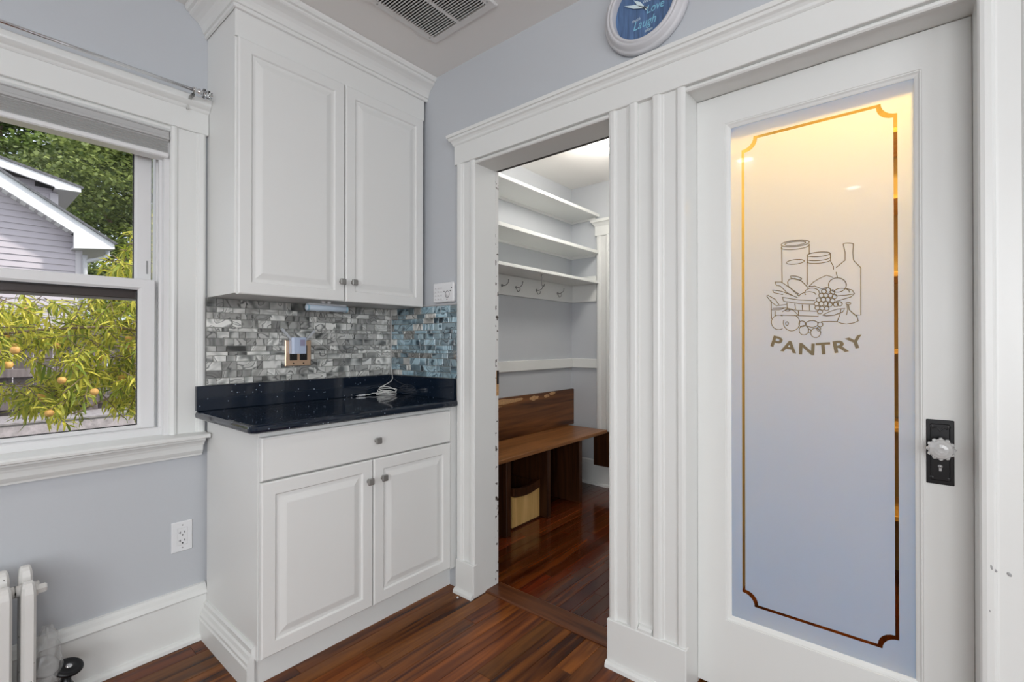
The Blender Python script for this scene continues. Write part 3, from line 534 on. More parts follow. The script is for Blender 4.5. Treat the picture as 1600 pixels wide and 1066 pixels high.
ct = thing('countertop', 'black sparkle granite countertop with a low curb on the white base cabinet', 'countertop', (1.09, 1.88, .857))
m = MB(); nose = lambda o_: None
x0, x1, yf, yk, zb, zt = .622, 1.535, 1.604, 2.120, .858, .886
st = []
def outline(i):
    L = [(x0 + i, yk)]
    r = .022
    for k in range(6):
        t = pi / 2 * k / 5; L.append((x0 + i + r * (1 - cos(t)), yf + i + r * (1 - sin(t))))
    L += [(1.524, yf + i), (1.524, 1.622), (x1, 1.622), (x1, yk)]
    return L
rows = []
for i, z in ((.006, zb), (.001, zb + .004), (0, zb + .010), (0, zt - .012), (.002, zt - .006), (.006, zt - .002), (.012, zt)):
    rows.append([m.b.verts.new((x, y, z)) for x, y in outline(i)])
for A, B in zip(rows, rows[1:]):
    for k in range(len(A)): m.b.faces.new((A[k], A[(k + 1) % len(A)], B[(k + 1) % len(A)], B[k]))
m.b.faces.new(rows[0]); m.b.faces.new(rows[-1]); obj('slab', m, GRAN, ct)
m = MB(); m.box(.622, 1.535, 2.104, 2.1235, .886, .983, .002, 1); obj('back_curb', m, GRAN, ct)
m = MB(); m.box(1.518, 1.538, 1.626, 2.104, .886, .983, .002, 1); obj('side_curb', m, GRAN, ct)

# tile backsplash --------------------------------------------
GROUT = mat('grout', (.44, .44, .42), .8)
TA = tilemat('swirl_glass_tile', [(.30, (.10, .105, .10)), (.38, (.36, .37, .35)), (.46, (.60, .60, .57)), (.505, (.64, .64, .61)), (.53, (.11, .115, .11)), (.56, (.56, .56, .53)), (.64, (.36, .36, .335)), (.72, (.74, .74, .71))])
TB = tilemat('daylight_blue_swirl_tile', [(.30, (.03, .05, .065)), (.38, (.17, .26, .31)), (.46, (.29, .42, .48)), (.505, (.34, .47, .53)), (.53, (.03, .06, .08)), (.56, (.30, .42, .48)), (.64, (.20, .27, .29)), (.72, (.40, .54, .61))])  # same swirl glass, bluish daylight tint put into the tile colors
rows_h = [.026, .030, .036, .024, .016, .024, .030, .028, .016, .034, .026, .022, .035]
ub = MB(); ub.box(0, 1, 0, 1, 0, 1); ubm = ub.b; 
top = [v for v in ubm.verts if v.co.z > .5]
tm = {}
def tilemesh(w, h, mt):
    k = (round(w, 3), round(h, 3), mt.name)
    if k not in tm:
        m = MB(); w_, h_ = k[0] / 2, k[1] / 2
        m.ring((0, 0, 0), (1, 0, 0), (0, 1, 0), (0, 0, 1), [(-w_, -h_, w_, h_, 0), (-w_, -h_, w_, h_, .0045), (-w_ + .0012, -h_ + .0012, w_ - .0012, h_ - .0012, .006)], True)
        me = bpy.data.meshes.new('tile'); m.b.to_mesh(me); m.b.free(); me.materials.append(mt); tm[k] = me
    return tm[k]
rt = random.Random(8)
def tilewall(parent, length, fn, rot, mt):
    z = .9835
    for h in rows_h:
        u = 0
        while u < length - .004:
            w = rt.choice((.024, .036, .048, .056, .064, .078, .094))
            if length - u - w < .016: w = length - u
            w = round(w, 3)
            me = tilemesh(w - .0018, h - .0018, mt if mt is TA or rt.random() < .5 + u * 1.5 else TA); o = bpy.data.objects.new('tile', me); COL.objects.link(o); o.parent = parent  # share of daylight-tinted tiles grows towards the doorway
            o.location = Vector(fn(u + w / 2, z + h / 2)) - place(parent); o.rotation_euler = rot; u += w
        z += h
bsA = struct('trim_7', MB().box(.662, 1.55, 2.1335, YA, .90, 1.3315), GROUT, 'gray swirled glass mosaic backsplash behind the outlet plate', 'tile backsplash', (1.1, 2.1335, .9835))
tilewall(bsA, .868, lambda u, z: (.662 + u, 2.1335, z), (pi / 2, 0, 0), TA)
bsB = struct('trim_8', MB().box(1.5405, 1.55, 1.617, 2.1335, .90, 1.3315), GROUT, 'glass mosaic backsplash with daylight blue in its color, on the right wall beside the doorway casing', 'tile backsplash', (1.5405, 1.85, .9835))
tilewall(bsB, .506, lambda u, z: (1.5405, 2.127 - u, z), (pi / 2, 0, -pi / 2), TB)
m = MB(); m.box(1.536, 1.55, 1.617, 2.14, 1.3315, 1.340, .002, 1); obj('edge_strip', m, mat('edge_strip_gray', (.5, .5, .51), .4), bsB, label='pale edge strip along the top')

# ------------------------------------------------------------ small fittings
def pl(name, label, cat, loc, **k): return thing(name, label, cat, loc, **k)
# wall outlet under the window
t = thing('wall_outlet', 'white duplex outlet on the blue-gray wall under the window', 'outlet', (.587, YA, .41))
m = MB(); m.ring((.552, YA, .352), (1, 0, 0), (0, 0, 1), (0, -1, 0), [(0, 0, .069, .114, 0), (0, 0, .069, .114, .003), (.003, .003, .066, .111, .0055), (.0175, .024, .0515, .090, .0055), (.0178, .0243, .0512, .0897, .004)]); obj('plate', m, PLAST, t)
m = MB(); m.box(.570, .603, YA - .0065, YA - .003, .3768, .4415, .001, 1); sk = obj('socket_face', m, PLAST, t)
for zz in (.423, .392):
    m = MB(); m.box(.579, .581, YA - .0070, YA - .006, zz - .002, zz + .006).box(.575, .579, YA - .0070, YA - .006, zz + .001, zz + .003); m.box(.593, .595, YA - .0070, YA - .006, zz - .001, zz + .006)
    m.lathe([(.0028, 0), (.0028, .0005), (0, .0005)], (.587, YA - .0065, zz - .008), (0, -1, 0), 10); obj('slots', m, BLK, sk)
for zz in (.452, .366): m = MB(); m.lathe([(.003, .004), (.003, .006), (0, .0066)], (.587, YA, zz), (0, -1, 0), 8); obj('screw', m, mat('screw_gray', (.45, .45, .45), .4), t)
# double outlet in the tiles
yt = 2.1275
t = thing('outlet_plate', 'bronze double outlet plate with two black sockets on the mosaic tiles', 'outlet', (1.03, yt, 1.105))
BRZ = mat('brushed_bronze_plate', (.78, .55, .38), .32, .85)
m = MB(); ox = .969; oz = 1.047
m.ring((ox, yt, oz), (1, 0, 0), (0, 0, 1), (0, -1, 0), [(0, 0, .118, .117, 0), (0, 0, .118, .117, .0035), (.003, .003, .115, .114, .006)], True); obj('plate', m, BRZ, t)
for k in (0, 1):
    m = MB(); m.box(ox + .019 + .046 * k, ox + .053 + .046 * k, yt - .0075, yt - .004, oz + .026, oz + .093, .001, 1)
    s_ = obj('socket', m, BLK, t)
    for zz in (.045, .075):
        m = MB(); m.box(ox + .029 + .046 * k, ox + .031 + .046 * k, yt - .0079, yt - .0072, oz + zz, oz + zz + .007).box(ox + .040 + .046 * k, ox + .042 + .046 * k, yt - .0079, yt - .0072, oz + zz, oz + zz + .007); obj('slots', m, mat('slot_gray', (.05, .05, .05), .6), s_)
for xx in (.036, .082): m = MB(); m.lathe([(.004, .005), (.0035, .0072), (0, .0072)], (ox + xx, yt, oz + .012), (0, -1, 0), 8); obj('screw', m, mat('bronze_screw', (.1, .07, .05), .4, .7), t)
t = thing('wifi_extender', 'pale blue plug-in extender with two antennas, on the left black socket', 'electronics', (1.015, yt - .03, 1.145))
WB = mat('pale_blue_plastic', (.50, .58, .74), .3)
m = MB(); m.prism([(.984, yt - .008), (.984, yt - .034), (.992, yt - .041), (1.012, yt - .043), (1.046, yt - .041), (1.047, yt - .008)], 'z', 1.103, 1.176); obj('housing', m, WB, t)
m = MB(); m.box(1.018, 1.040, yt - .0428, yt - .041, 1.138, 1.166); obj('front_label', m, mat('label_violet_gray', (.33, .31, .44), .5), t)
AN = mat('antenna_gray', (.55, .57, .60), .35)
for xa, xb, za, zb_, r in ((.988, .942, 1.163, 1.214, .006), (1.050, 1.092, 1.163, 1.207, .0055)):
    m = MB(); d = Vector((xb - xa, 0, zb_ - za)).normalized(); p = Vector((d.z, 0, -d.x)) * r
    A, B = Vector((xa, yt - .026, za)), Vector((xb, yt - .026, zb_)); dy = Vector((0, .004, 0))
    m.sweep([[A + p * .6 + dy, A - p * .6 + dy, A - p * .6 - dy, A + p * .6 - dy], [B + p + dy, B - p + dy, B - p - dy, B + p - dy]]); obj('antenna', m, AN, t)
# light under the cabinet
t = thing('under_cabinet_light', 'small pale blue tube light clipped under the white upper cabinet', 'light', (1.07, 1.95, 1.33))
LB = mat('pale_blue_tube', (.60, .70, .80), .18)
m = MB(); m.lathe([(0, 0), (.010, 0), (.0135, .003), (.0135, .188), (.010, .191), (0, .191)], (.976, 1.95, 1.302), (1, 0, 0), 16); obj('tube', m, LB, t)
m = MB(); m.box(.982, 1.158, 1.937, 1.963, 1.313, 1.322, .002, 1); obj('back_plate', m, AN, t)
for xx in (.979, 1.157):
    m = MB(); m.lathe([(.0142, 0), (.0142, .008)], (xx, 1.95, 1.302), (1, 0, 0), 16); obj('end_cap', m, mat('end_cap_blue', (.36, .56, .68), .2), t)
for xx in (1.052, 1.078):
    m = MB(); m.sweep([[(xx - .006, 1.945, 1.322), (xx + .006, 1.945, 1.322), (xx + .006, 1.955, 1.322), (xx - .006, 1.955, 1.322)], [(xx - .011, 1.940, 1.345), (xx + .011, 1.940, 1.345), (xx + .011, 1.960, 1.345), (xx - .011, 1.960, 1.345)]]); obj('clip', m, PLAST, t)
# keypad
t = thing('wall_keypad', 'white rounded keypad with rows of buttons above the tiles on the right wall', 'keypad', (1.55, 1.711, 1.394))
m = MB(); m.box(1.530, 1.55, 1.640, 1.784, 1.346, 1.441, .007, 3); obj('housing', m, PLAST, t)
KB = mat('button_white', (.70, .70, .71), .5)
for r in range(4):
    for c in range(3):
        m = MB(); y_ = 1.763 - c * .020; z_ = 1.415 - r * .0175; m.box(1.5285, 1.531, y_ - .0075, y_ + .0075, z_ - .0045, z_ + .0045, .001, 1); b_ = obj('button', m, KB, t)
        m = MB(); m.box(1.5281, 1.5287, y_ - .002, y_ + .002, z_ - .002, z_ + .002); obj('digit_mark', m, mat('digit_gray', (.42, .42, .43), .6) if not (r or c) else bpy.data.materials['digit_gray'], b_)
m = MB(); m.tube([(1.5296, 1.681 + .0145 * cos(2 * pi * k / 20), 1.383 + .0155 * sin(2 * pi * k / 20)) for k in range(20)], .0013, 6, True); obj('ring', m, GREYP, t)
m = MB(); m.lathe([(.012, 0), (.011, .002), (0, .002)], (1.530, 1.681, 1.383), (-1, 0, 0), 16); obj('button', m, KB, t)
for yy, zz in ((1.703, 1.397), (1.661, 1.399), (1.652, 1.413), (1.683, 1.359)):
    m = MB(); m.lathe([(.0034, 0), (.003, .0008), (0, .0008)], (1.530, yy, zz), (-1, 0, 0), 8); obj('indicator', m, mat('indicator_dark', (.10, .10, .10), .5), t)
# clock
cy, cz = .690, 2.299
t = thing('wall_clock', 'round wall clock with pale gray frame and blue lettered face above the doorways', 'clock', (XB, cy, cz))
CF = mat('clock_frame_gray', (.60, .60, .62), .42, bump=.06, bscale=60)
FP = [(.137, 0), (.144, .006), (.145, .016), (.143, .022), (.139, .026), (.136, .027), (.134, .030), (.131, .034), (.126, .041), (.121, .045), (.117, .044), (.115, .041), (.113, .044), (.109, .047), (.104, .046), (.101, .042), (.100, .012)]
m = MB(); m.lathe([(.110 + (r_ - .100) * .96, h_ * .92) for r_, h_ in FP], (XB, cy, cz), (-1, 0, 0), 64); obj('frame', m, CF, t)
FB = mat('blue_wood_clock_face', (.085, .155, .30), .5, var=.4, bscale=14, stretch=(1, 9, .8))
m = MB(); m.lathe([(.112, .010), (.112, .014), (0, .014)], (XB, cy, cz), (-1, 0, 0), 40, False); face = obj('face', m, FB, t)
INK = mat('pale_cyan_lettering', (.23, .52, .68), .6); INK2 = mat('white_lettering', (.55, .68, .78), .6)
fx = XB - .0146; U = Vector((0, -1, 0)); V = Vector((0, 0, 1))
def ctext(s, u, v, size, mt, sx=.85, sh=0): text_obj('lettering', s, size, mt, face, Vector((fx, cy, cz)) + U * u + V * v, U, V, N_, None, sx, 0, sh)
ctext('Live', -.002, .040, .045, INK, .8, .25); ctext('WELL', .01, .018, .018, INK2); ctext('Love', .035, -.022, .040, INK, .8, .25); ctext('much', -.034, -.032, .016, INK2, .9, .3)
ctext('Laugh', -.004, -.062, .042, INK, .85, .35); ctext('often', .012, -.083, .015, INK2, .9, .3)
HD = mat('clock_hand_white', (.66, .80, .84), .4)
for ang, L, w in ((153, .084, .0062), (133, .058, .0068)):
    a = radians(ang); d = U * cos(a) + V * sin(a); p = U * -sin(a) + V * cos(a); O = Vector((XB - .018, cy, cz))
    P = [O - d * .012 - p * .004, O + d * .0 - p * .002, O + d * L * .5 - p * w, O + d * L, O + d * L * .5 + p * w, O + p * .002, O - d * .012 + p * .004]
    m = MB(); m.sweep([P, [q + N_ * .001 for q in P]]); obj('clock_hand', m, HD, t)
m = MB(); m.lathe([(.004, .014), (.004, .021), (0, .022)], (XB, cy, cz), (-1, 0, 0), 10); obj('hub', m, mat('hub_dark', (.05, .07, .09), .4), t)
# vent in the ceiling
t = thing('ceiling_vent', 'large white slatted return-air vent in the ceiling', 'vent', (1.10, 1.395, ZC))
VN = mat('vent_white_metal', (.74, .735, .72), .45)
vx0, vx1, vy0, vy1 = .76, 1.366, 1.214, 1.578
m = MB(); w, h = vx1 - vx0, vy1 - vy0
m.ring((vx0, vy0, ZC), (1, 0, 0), (0, 1, 0), (0, 0, -1), [(0, 0, w, h, 0), (0, 0, w, h, .003), (.004, .004, w - .004, h - .004, .007), (.032, .030, w - .032, h - .030, .007), (.034, .032, w - .034, h - .032, .0005)]); obj('frame', m, VN, t)
m = MB(); m.box(vx0 + .02, vx1 - .02, vy0 + .02, vy1 - .02, ZC - .0012, ZC - .0002); obj('backing', m, mat('vent_shade', (.03, .03, .03), .8), t)  # dark sheet painted in for the shade between the slats
m = MB(); m.box(vx0 + .033, vx1 - .033, 1.391, 1.406, ZC - .009, ZC - .002, .001, 1); obj('divider', m, VN, t)
x = vx0 + .040; sl = {}
while x < vx1 - .036:
    for ya, yb_ in ((vy0 + .031, 1.391), (1.406, vy1 - .031)):
        if ya not in sl:
            m = MB(); m.prism([(.0030, 0), (.0044, 0), (.0012, -.0095), (-.0034, -.0095)], 'y', ya - 1.395, yb_ - 1.395)
            bmesh.ops.recalc_face_normals(m.b, faces=m.b.faces); me = bpy.data.meshes.new('slat'); m.b.to_mesh(me); m.b.free(); me.materials.append(VN); sl[ya] = me
        o = bpy.data.objects.new('slat', sl[ya]); COL.objects.link(o); o.parent = t; o.location = (x - 1.10, 0, -.001)
    x += .0118
for xx, yy in ((vx1 - .045, vy1 - .016), (vx1 - .045, vy0 + .016), (vx0 + .3, vy1 - .016)):
    m = MB(); m.lathe([(.004, .0065), (.0035, .0088), (0, .009)], (xx, yy, ZC), (0, 0, -1), 8); obj('screw', m, mat('vent_screw', (.4, .39, .37), .4), t)
# curtain rod
t = thing('curtain_rod', 'thin chrome curtain rod with a clear finial along the window head', 'curtain rod', (.10, 2.05, 2.095))
m = MB(); m.lathe([(0, 0), (.0058, 0), (.0058, 1.085), (0, 1.085)], (-.485, 2.052, 2.0995), (1, 0, 0), 14); obj('rod', m, CHROME, t)
m = MB()
m.lathe([(.0058, -.012), (.0105, -.011), (.0105, -.001), (.0075, 0), (.0075, .006), (.0115, .008), (.0115, .013), (.006, .015)], (.602, 2.052, 2.0995), (1, 0, 0), 16); obj('collar', m, CHROME, t)
CL = clearglass('clear_acrylic', (.95, .95, .94), 1.2)
m = MB(); m.lathe([(.006, .014), (.007, .019), (.017, .023), (.018, .028), (.008, .032), (.015, .037), (.016, .043), (.008, .048), (.011, .052), (0, .056)], (.602, 2.052, 2.0995), (1, 0, 0), 12, False); obj('finial', m, CL, t, label='clear acrylic finial')
m = MB(); m.box(.588, .598, 2.052, 2.118, 2.078, 2.086).box(.588, .598, 2.112, 2.118, 2.045, 2.086, .002, 1).tube([(.593, 2.040, 2.097), (.593, 2.043, 2.088), (.593, 2.052, 2.084), (.593, 2.061, 2.088)], .003, 6); obj('bracket', m, CL, t, label='clear wall bracket')
# shade
SHADE2 = mat('shade_rail_gray', (.46, .46, .455), .4)
t = thing('window_shade', 'raised gray-white cellular shade at the top of the window', 'window shade', (.07, 2.16, 1.86))
m = MB(); hx0, hx1 = wx0 + .004, wx1 - .005
m.prism([(2.19, 1.948), (2.128, 1.948), (2.124, 1.946), (2.124, 1.9435), (2.128, 1.941), (2.128, 1.925), (2.124, 1.922), (2.124, 1.914), (2.132, 1.911), (2.132, 1.909), (2.19, 1.909)], 'x', hx0, hx1); obj('headrail', m, SHADE2, t)
m = MB(); P = []
for k in range(6):
    z = 1.909 - k * .0075; P += [(2.133, z), (2.138, z - .0037)]
P += [(2.138, 1.864), (2.182, 1.864), (2.182, 1.909)]
m.prism(P, 'x', hx0 + .003, hx1 - .003); obj('folded_fabric', m, SHADE, t)
m = MB(); m.prism([(2.186, 1.865), (2.134, 1.865), (2.129, 1.861), (2.129, 1.850), (2.134, 1.846), (2.186, 1.846)], 'x', hx0 + .002, hx1 - .002); obj('bottom_rail', m, VINYL, t)
# usb cable
t = thing('usb_cable', 'white charging cable hanging down the tile corner, coiled on the black countertop', 'cable', (1.45, 2.05, .888))
P = smoothcurve([(1.530, 2.122, 1.328), (1.527, 2.118, 1.20), (1.5265, 2.118, 1.09), (1.522, 2.112, 1.03), (1.519, 2.098, .985), (1.507, 2.085, .955), (1.468, 2.085, .935), (1.432, 2.085, .921), (1.440, 2.08, .906), (1.475, 2.085, .905), (1.495, 2.078, .898), (1.47, 2.07, .892)], 6)
q = random.Random(4)
for k in range(4):
    for j in range(8):
        a = 2 * pi * j / 8; rx = (.062, .048, .058, .040)[k] + q.uniform(-.004, .004); ry = (.030, .022, .027, .018)[k]
        P.append(Vector((1.450 + rx * cos(a) + (.004, -.006, .008, 0)[k], 2.055 + ry * sin(a), .8885 + .0055 * k + .010 * (1 + sin(a)) * (.3 + .25 * k))))
P2 = smoothcurve([P[-1]] + [(1.42, 2.075, .897), (1.395, 2.088, .896), (1.37, 2.083, .892), (1.345, 2.083, .892)], 6)
coil = smoothcurve(P[-32:], 3)
m = MB(); m.tube(P[:-32] + coil + P2[1:], .0019, 6); obj('cord', m, CORDM, t)
m = MB(); m.box(1.312, 1.346, 2.076, 2.090, .888, .8965, .0015, 1); obj('plug', m, PLAST, t)
m = MB(); m.box(1.298, 1.313, 2.0775, 2.0885, .8895, .895); obj('plug_tip', m, CHROME, t)

# radiator ---------------------------------------------------
t = thing('radiator', 'old white painted cast-iron radiator under the window', 'radiator', (0, 2.01, 0))
def slab(x, y, w, d, z0, z1):
    m = MB(); r = w / 2; ns = 6
    P = []
    for k in range(7):
        a = pi * k / 6; P.append((y - d / 2 + r * .9 - sin(a) * r * .9, x + cos(a) * r))
    for k in range(7):
        a = pi + pi * k / 6; P.append((y + d / 2 - r * .9 - sin(a) * r * .9, x + cos(a) * r))
    return P
for k in range(9):
    xc = .158 - k * .0485
    m = MB()
    for yc in (1.972, 2.048):
        sec = [(.060, .7), (.068, 1), (.40, 1), (.425, .96), (.442, .78), (.452, .45), (.456, .1)] if yc < 2 else [(.060, .7), (.068, 1), (.43, 1), (.452, .93), (.468, .72), (.476, .42), (.479, .1)]
        st = []
        for z, s_ in sec:
            w = .031; d = .058; pts = []
            for px_, py_ in ((-.5, -.30), (-.30, -.5), (.30, -.5), (.5, -.30), (.5, .30), (.30, .5), (-.30, .5), (-.5, .30)):
                pts.append((xc + px_ * w * (.45 + .55 * s_), yc + py_ * d * s_, z))
            st.append(pts)
        m.sweep(st)
    m.box(xc - .012, xc + .012, 1.975, 2.045, .405, .440, .006, 2).box(xc - .012, xc + .012, 1.975, 2.045, .085, .12, .006, 2)
    for zz in (.42, .10): m.lathe([(0, -.026), (.016, -.026), (.016, .026), (0, .026)], (xc, 2.01, zz), (1, 0, 0), 12)
    if k in (0, 8): m.lathe([(.012, 0), (.016, .06)], (xc, 1.975, 0), (0, 0, 1), 10).lathe([(.012, 0), (.016, .06)], (xc, 2.045, 0), (0, 0, 1), 10)
    obj('section', m, RADI, t)
m = MB(); m.lathe([(.019, 0), (.019, .010), (.014, .011), (.014, .026), (.011, .030), (0, .030)], (.170, 2.0, .415), (1, 0, 0), 6, False); obj('end_plug', m, RADI, t)
m = MB(); m.lathe([(0, 0), (.012, 0), (.012, .065), (0, .065)], (.180, 2.01, .10), (1, 0, 0), 12); m.lathe([(0, 0), (.015, 0), (.018, .02), (.018, .09), (.012, .10), (.012, .12), (0, .12)], (.245, 2.01, 0), (0, 0, 1), 12); obj('valve', m, BLACKM, t)
m = MB(); m.lathe([(.005, 0), (.005, .03)], (.245, 2.0, .118), (.03, -.05, 1), 8)
ax = Vector((.22, -.30, 1)).normalized()
m.lathe([(.010, -.004), (.026, -.004), (.035, -.006), (.038, 0), (.035, .006), (.026, .004), (.012, .004), (.010, .006), (0, .006)], (.2475, 1.995, .148), ax, 24); obj('handwheel', m, BLACKM, t, label='black valve handwheel')
m = MB(); m.lathe([(.009, .006), (.006, .009), (0, .009)], (.2475, 1.995, .148), ax, 10); obj('nut', m, CHROME, t)
m = MB(); m.lathe([(.008, -.05), (.008, -.004), (.024, -.004), (.033, -.007), (.036, 0), (.033, .007), (.024, .004), (.010, .004), (.008, .008), (0, .008)], (.196, 2.0, .175), (.35, -.55, .75), 20); obj('handwheel', m, mat('dull_steel', (.22, .215, .21), .5, .5), t)
PB = bpy.data.materials.new('clear_plastic_film'); PB.use_nodes = True; tt, oo = shader_out(PB)
a1 = tt.nodes.new('ShaderNodeBsdfTransparent'); a2 = tt.nodes.new('ShaderNodeBsdfPrincipled'); setp(a2, Roughness=.2); a2.inputs['Base Color'].default_value = (.62, .62, .61, 1)
a3 = tt.nodes.new('ShaderNodeMixShader'); a3.inputs[0].default_value = .36; tt.links.new(a1.outputs[0], a3.inputs[1]); tt.links.new(a2.outputs[0], a3.inputs[2]); tt.links.new(a3.outputs[0], oo.inputs['Surface'])
q = random.Random(9); m = MB(); rows = []
for i in range(11):
    f = i / 10; z = .045 + .235 * f; R = .022 + .040 * sin(min(1, f * 1.15) * pi) ** .7 if f < .87 else .030 * (1 - f) / .13 + .012
    rows.append([m.b.verts.new((.198 + (f - .5) * .012 + (.82 * R * cos(2 * pi * k / 18)) * .85 + q.uniform(-.006, .006), 2.025 + R * sin(2 * pi * k / 18) + q.uniform(-.006, .006), z + q.uniform(-.008, .008))) for k in range(18)])
for A, B in zip(rows, rows[1:]):
    for k in range(18): m.b.faces.new((A[k], A[(k + 1) % 18], B[(k + 1) % 18], B[k]))
tag(obj('plastic_bag', m, PB, None, (.198, 2.025, .045)), 'crumpled clear plastic bag over the radiator valve', 'plastic bag')
# fleck on the floor
m = MB(); m.lathe([(0, 0), (.004, 0), (.005, .003), (.003, .006), (0, .007)], (1.488, 1.565, .0002), (0, 0, 1), 7, False)
tag(obj('paint_chip', m, TRIM, None, (1.488, 1.565, 0)), 'tiny white paint chip lying on the floor before the base cabinet', 'paint chip')
# ceiling downlights
for (x, y), lb in (((-.334, .891), 'round recessed downlight in the kitchen ceiling, the one nearer the clock wall'), ((-1.574, .354), 'round recessed downlight in the kitchen ceiling, the one nearer the back wall')):
    t = thing('recessed_light', lb, 'ceiling light', (x, y, ZC), 'kitchen downlights')
    m = MB(); m.lathe([(.052, 0), (.052, .003), (.056, .006), (.072, .004), (.075, 0)], (x, y, ZC), (0, 0, -1), 28); obj('trim_ring', m, PLAST, t)
    m = MB(); m.lathe([(.053, .002), (0, .002)], (x, y, ZC), (0, 0, -1), 24); obj('lens', m, emit('downlight_lens', (1, .95, .86), 14), t)
    lamp('downlight', 'SPOT', (0, 0, -.02), 20, (1, .95, .88), parent=t, spot_size=radians(150), spot_blend=.8, shadow_soft_size=.06)

# ------------------------------------------------------------ mudroom
def board(m, *a): return m.box(*a, .002, 1)
for nm, z0, z1, yf in (('topmost', 2.178, 2.203, 1.930), ('middle', 1.876, 1.902, 1.928), ('lowest', 1.634, 1.656, 1.925)):
    lb = {'topmost': 'white painted shelf in the mudroom, topmost of three, nearest the ceiling', 'middle': 'white painted shelf in the mudroom, middle of three', 'lowest': 'white painted shelf in the mudroom, lowest of three, just above the coat hooks'}[nm]
    t = thing('wall_shelf', lb, 'shelf', (2.56, 2.2, z0), 'mudroom shelves')
    m = MB(); m.box(1.702, 3.418, yf, 2.199, z0, z1, .003, 2); obj('shelf_board', m, TRIM, t)
    if nm != 'lowest':
        m = MB(); m.box(1.702, 3.418, 2.186, 2.199, z0 - .018, z0).box(3.405, 3.418, 1.96, 2.186, z0 - .018, z0); obj('cleat', m, TRIM, t)
t = thing('coat_hook_rail', 'white board with metal coat hooks under the lowest mudroom shelf', 'hook rail', (2.56, 2.2, 1.49))
m = MB(); m.box(1.702, 3.418, 2.183, 2.199, 1.492, 1.634, .002, 1); obj('board', m, TRIM, t)
m = MB(); m.box(3.404, 3.419, 1.955, 2.183, 1.492, 1.634, .002, 1).box(3.402, 3.419, 1.955, 2.199, 1.657, 1.70, .002, 1); obj('return_board', m, TRIM, t)
HK = mat('hook_nickel', (.34, .34, .33), .3, .85)
for x, kind in ((2.345, 1), (2.50, 0), (2.655, 2), (2.90, 2), (3.185, 2)):
    y = 2.183; m = MB(); z = 1.555
    m.lathe([(.011, 0), (.010, .003), (0, .004)], (x, y, z), (0, -1, 0), 10)
    if kind != 1: m.tube(smoothcurve([(x, y, z), (x, y - .03, z - .002), (x, y - .055, z + .012), (x, y - .062, z + .030)], 5), .0032, 6).lathe([(0, -.006), (.006, 0), (0, .006)], (x, y - .062, z + .034), (0, 0, 1), 8)
    if kind != 0: m.tube(smoothcurve([(x, y - .004, z - .008), (x, y - .016, z - .030), (x, y - .034, z - .026), (x, y - .038, z - .010)], 5), .003, 6)
    obj('coat_hook', m, HK, t)
m = MB(); x, y = 2.70, 1.985; m.lathe([(.008, 0), (.006, .004), (0, .004)], (x, y, 1.634), (0, 0, -1), 8); m.tube(smoothcurve([(x, y, 1.632), (x, y, 1.575), (x, y - .004, 1.555), (x, y - .018, 1.552), (x, y - .024, 1.566)], 5), .0032, 6)
tag(obj('ceiling_hook', m, HK, None, (x, y, 1.634)), 'dark metal hook hanging below the lowest mudroom shelf', 'hook')
ct2 = thing('trim_9', 'white chair rail around the mudroom walls above the bench', 'chair rail', (2.56, 2.2, .95), None, 'structure')
m = MB(); m.box(1.702, 3.418, 2.180, 2.2, .946, 1.022, .003, 1); obj('rail', m, TRIM, ct2)
m = MB(); m.box(3.400, 3.42, 1.948, 2.180, .946, 1.022, .003, 1); obj('rail', m, TRIM, ct2)
tm_ = thing('trim_10', 'white door casing with a capped head on the mudroom end wall', 'door trim', (3.42, 1.85, 0), None, 'structure')
casing('casing_board', 1.836, 1, .19, 2.022, tm_, 3.42); plinth(1.832, 1.950, .19, tm_, 3.42)
casing('casing_board', 1.10, -1, .19, 2.022, tm_, 3.42); plinth(.98, 1.10, .19, tm_, 3.42)
m = MB(); m.box(3.396, 3.42, .965, 1.962, 2.022, 2.108, .002, 1); obj('head_board', m, TRIM, tm_)
m = MB(); m.sweep([[(3.42, yy + k * 0, zz) if xx >= 3.42 else (xx, yy + k * (3.396 - xx), zz) for xx, zz in [(3.42, 2.10), (3.394, 2.10), (3.388, 2.114), (3.378, 2.126), (3.370, 2.130), (3.368, 2.152), (3.42, 2.156)]] for yy, k in ((.965, -1), (1.962, 1))]); obj('crown_cap', m, TRIM, tm_)
m = MB(); m.box(3.402, 3.42, 1.10, 1.836, .008, 2.022); dd = obj('door_leaf', m, TRIM, tm_)
t = thing('ceiling_light', 'white glowing flush dome light on the mudroom ceiling', 'ceiling light', (2.66, 1.42, ZC))
m = MB(); m.lathe([(.165, 0), (.165, .018), (.158, .022), (.150, .022), (.150, 0)], (2.66, 1.42, ZC), (0, 0, -1), 36); obj('rim', m, PLAST, t)
m = MB(); m.lathe([(.150, .015), (.148, .045), (.130, .072), (.095, .092), (.05, .102), (0, .105)], (2.66, 1.42, ZC), (0, 0, -1), 36); obj('dome', m, emit('dome_glow', (1, .97, .92), 7), t)
lamp('dome_lamp', 'POINT', (0, 0, -.17), 17, (1, .95, .88), parent=t, shadow_soft_size=.12)
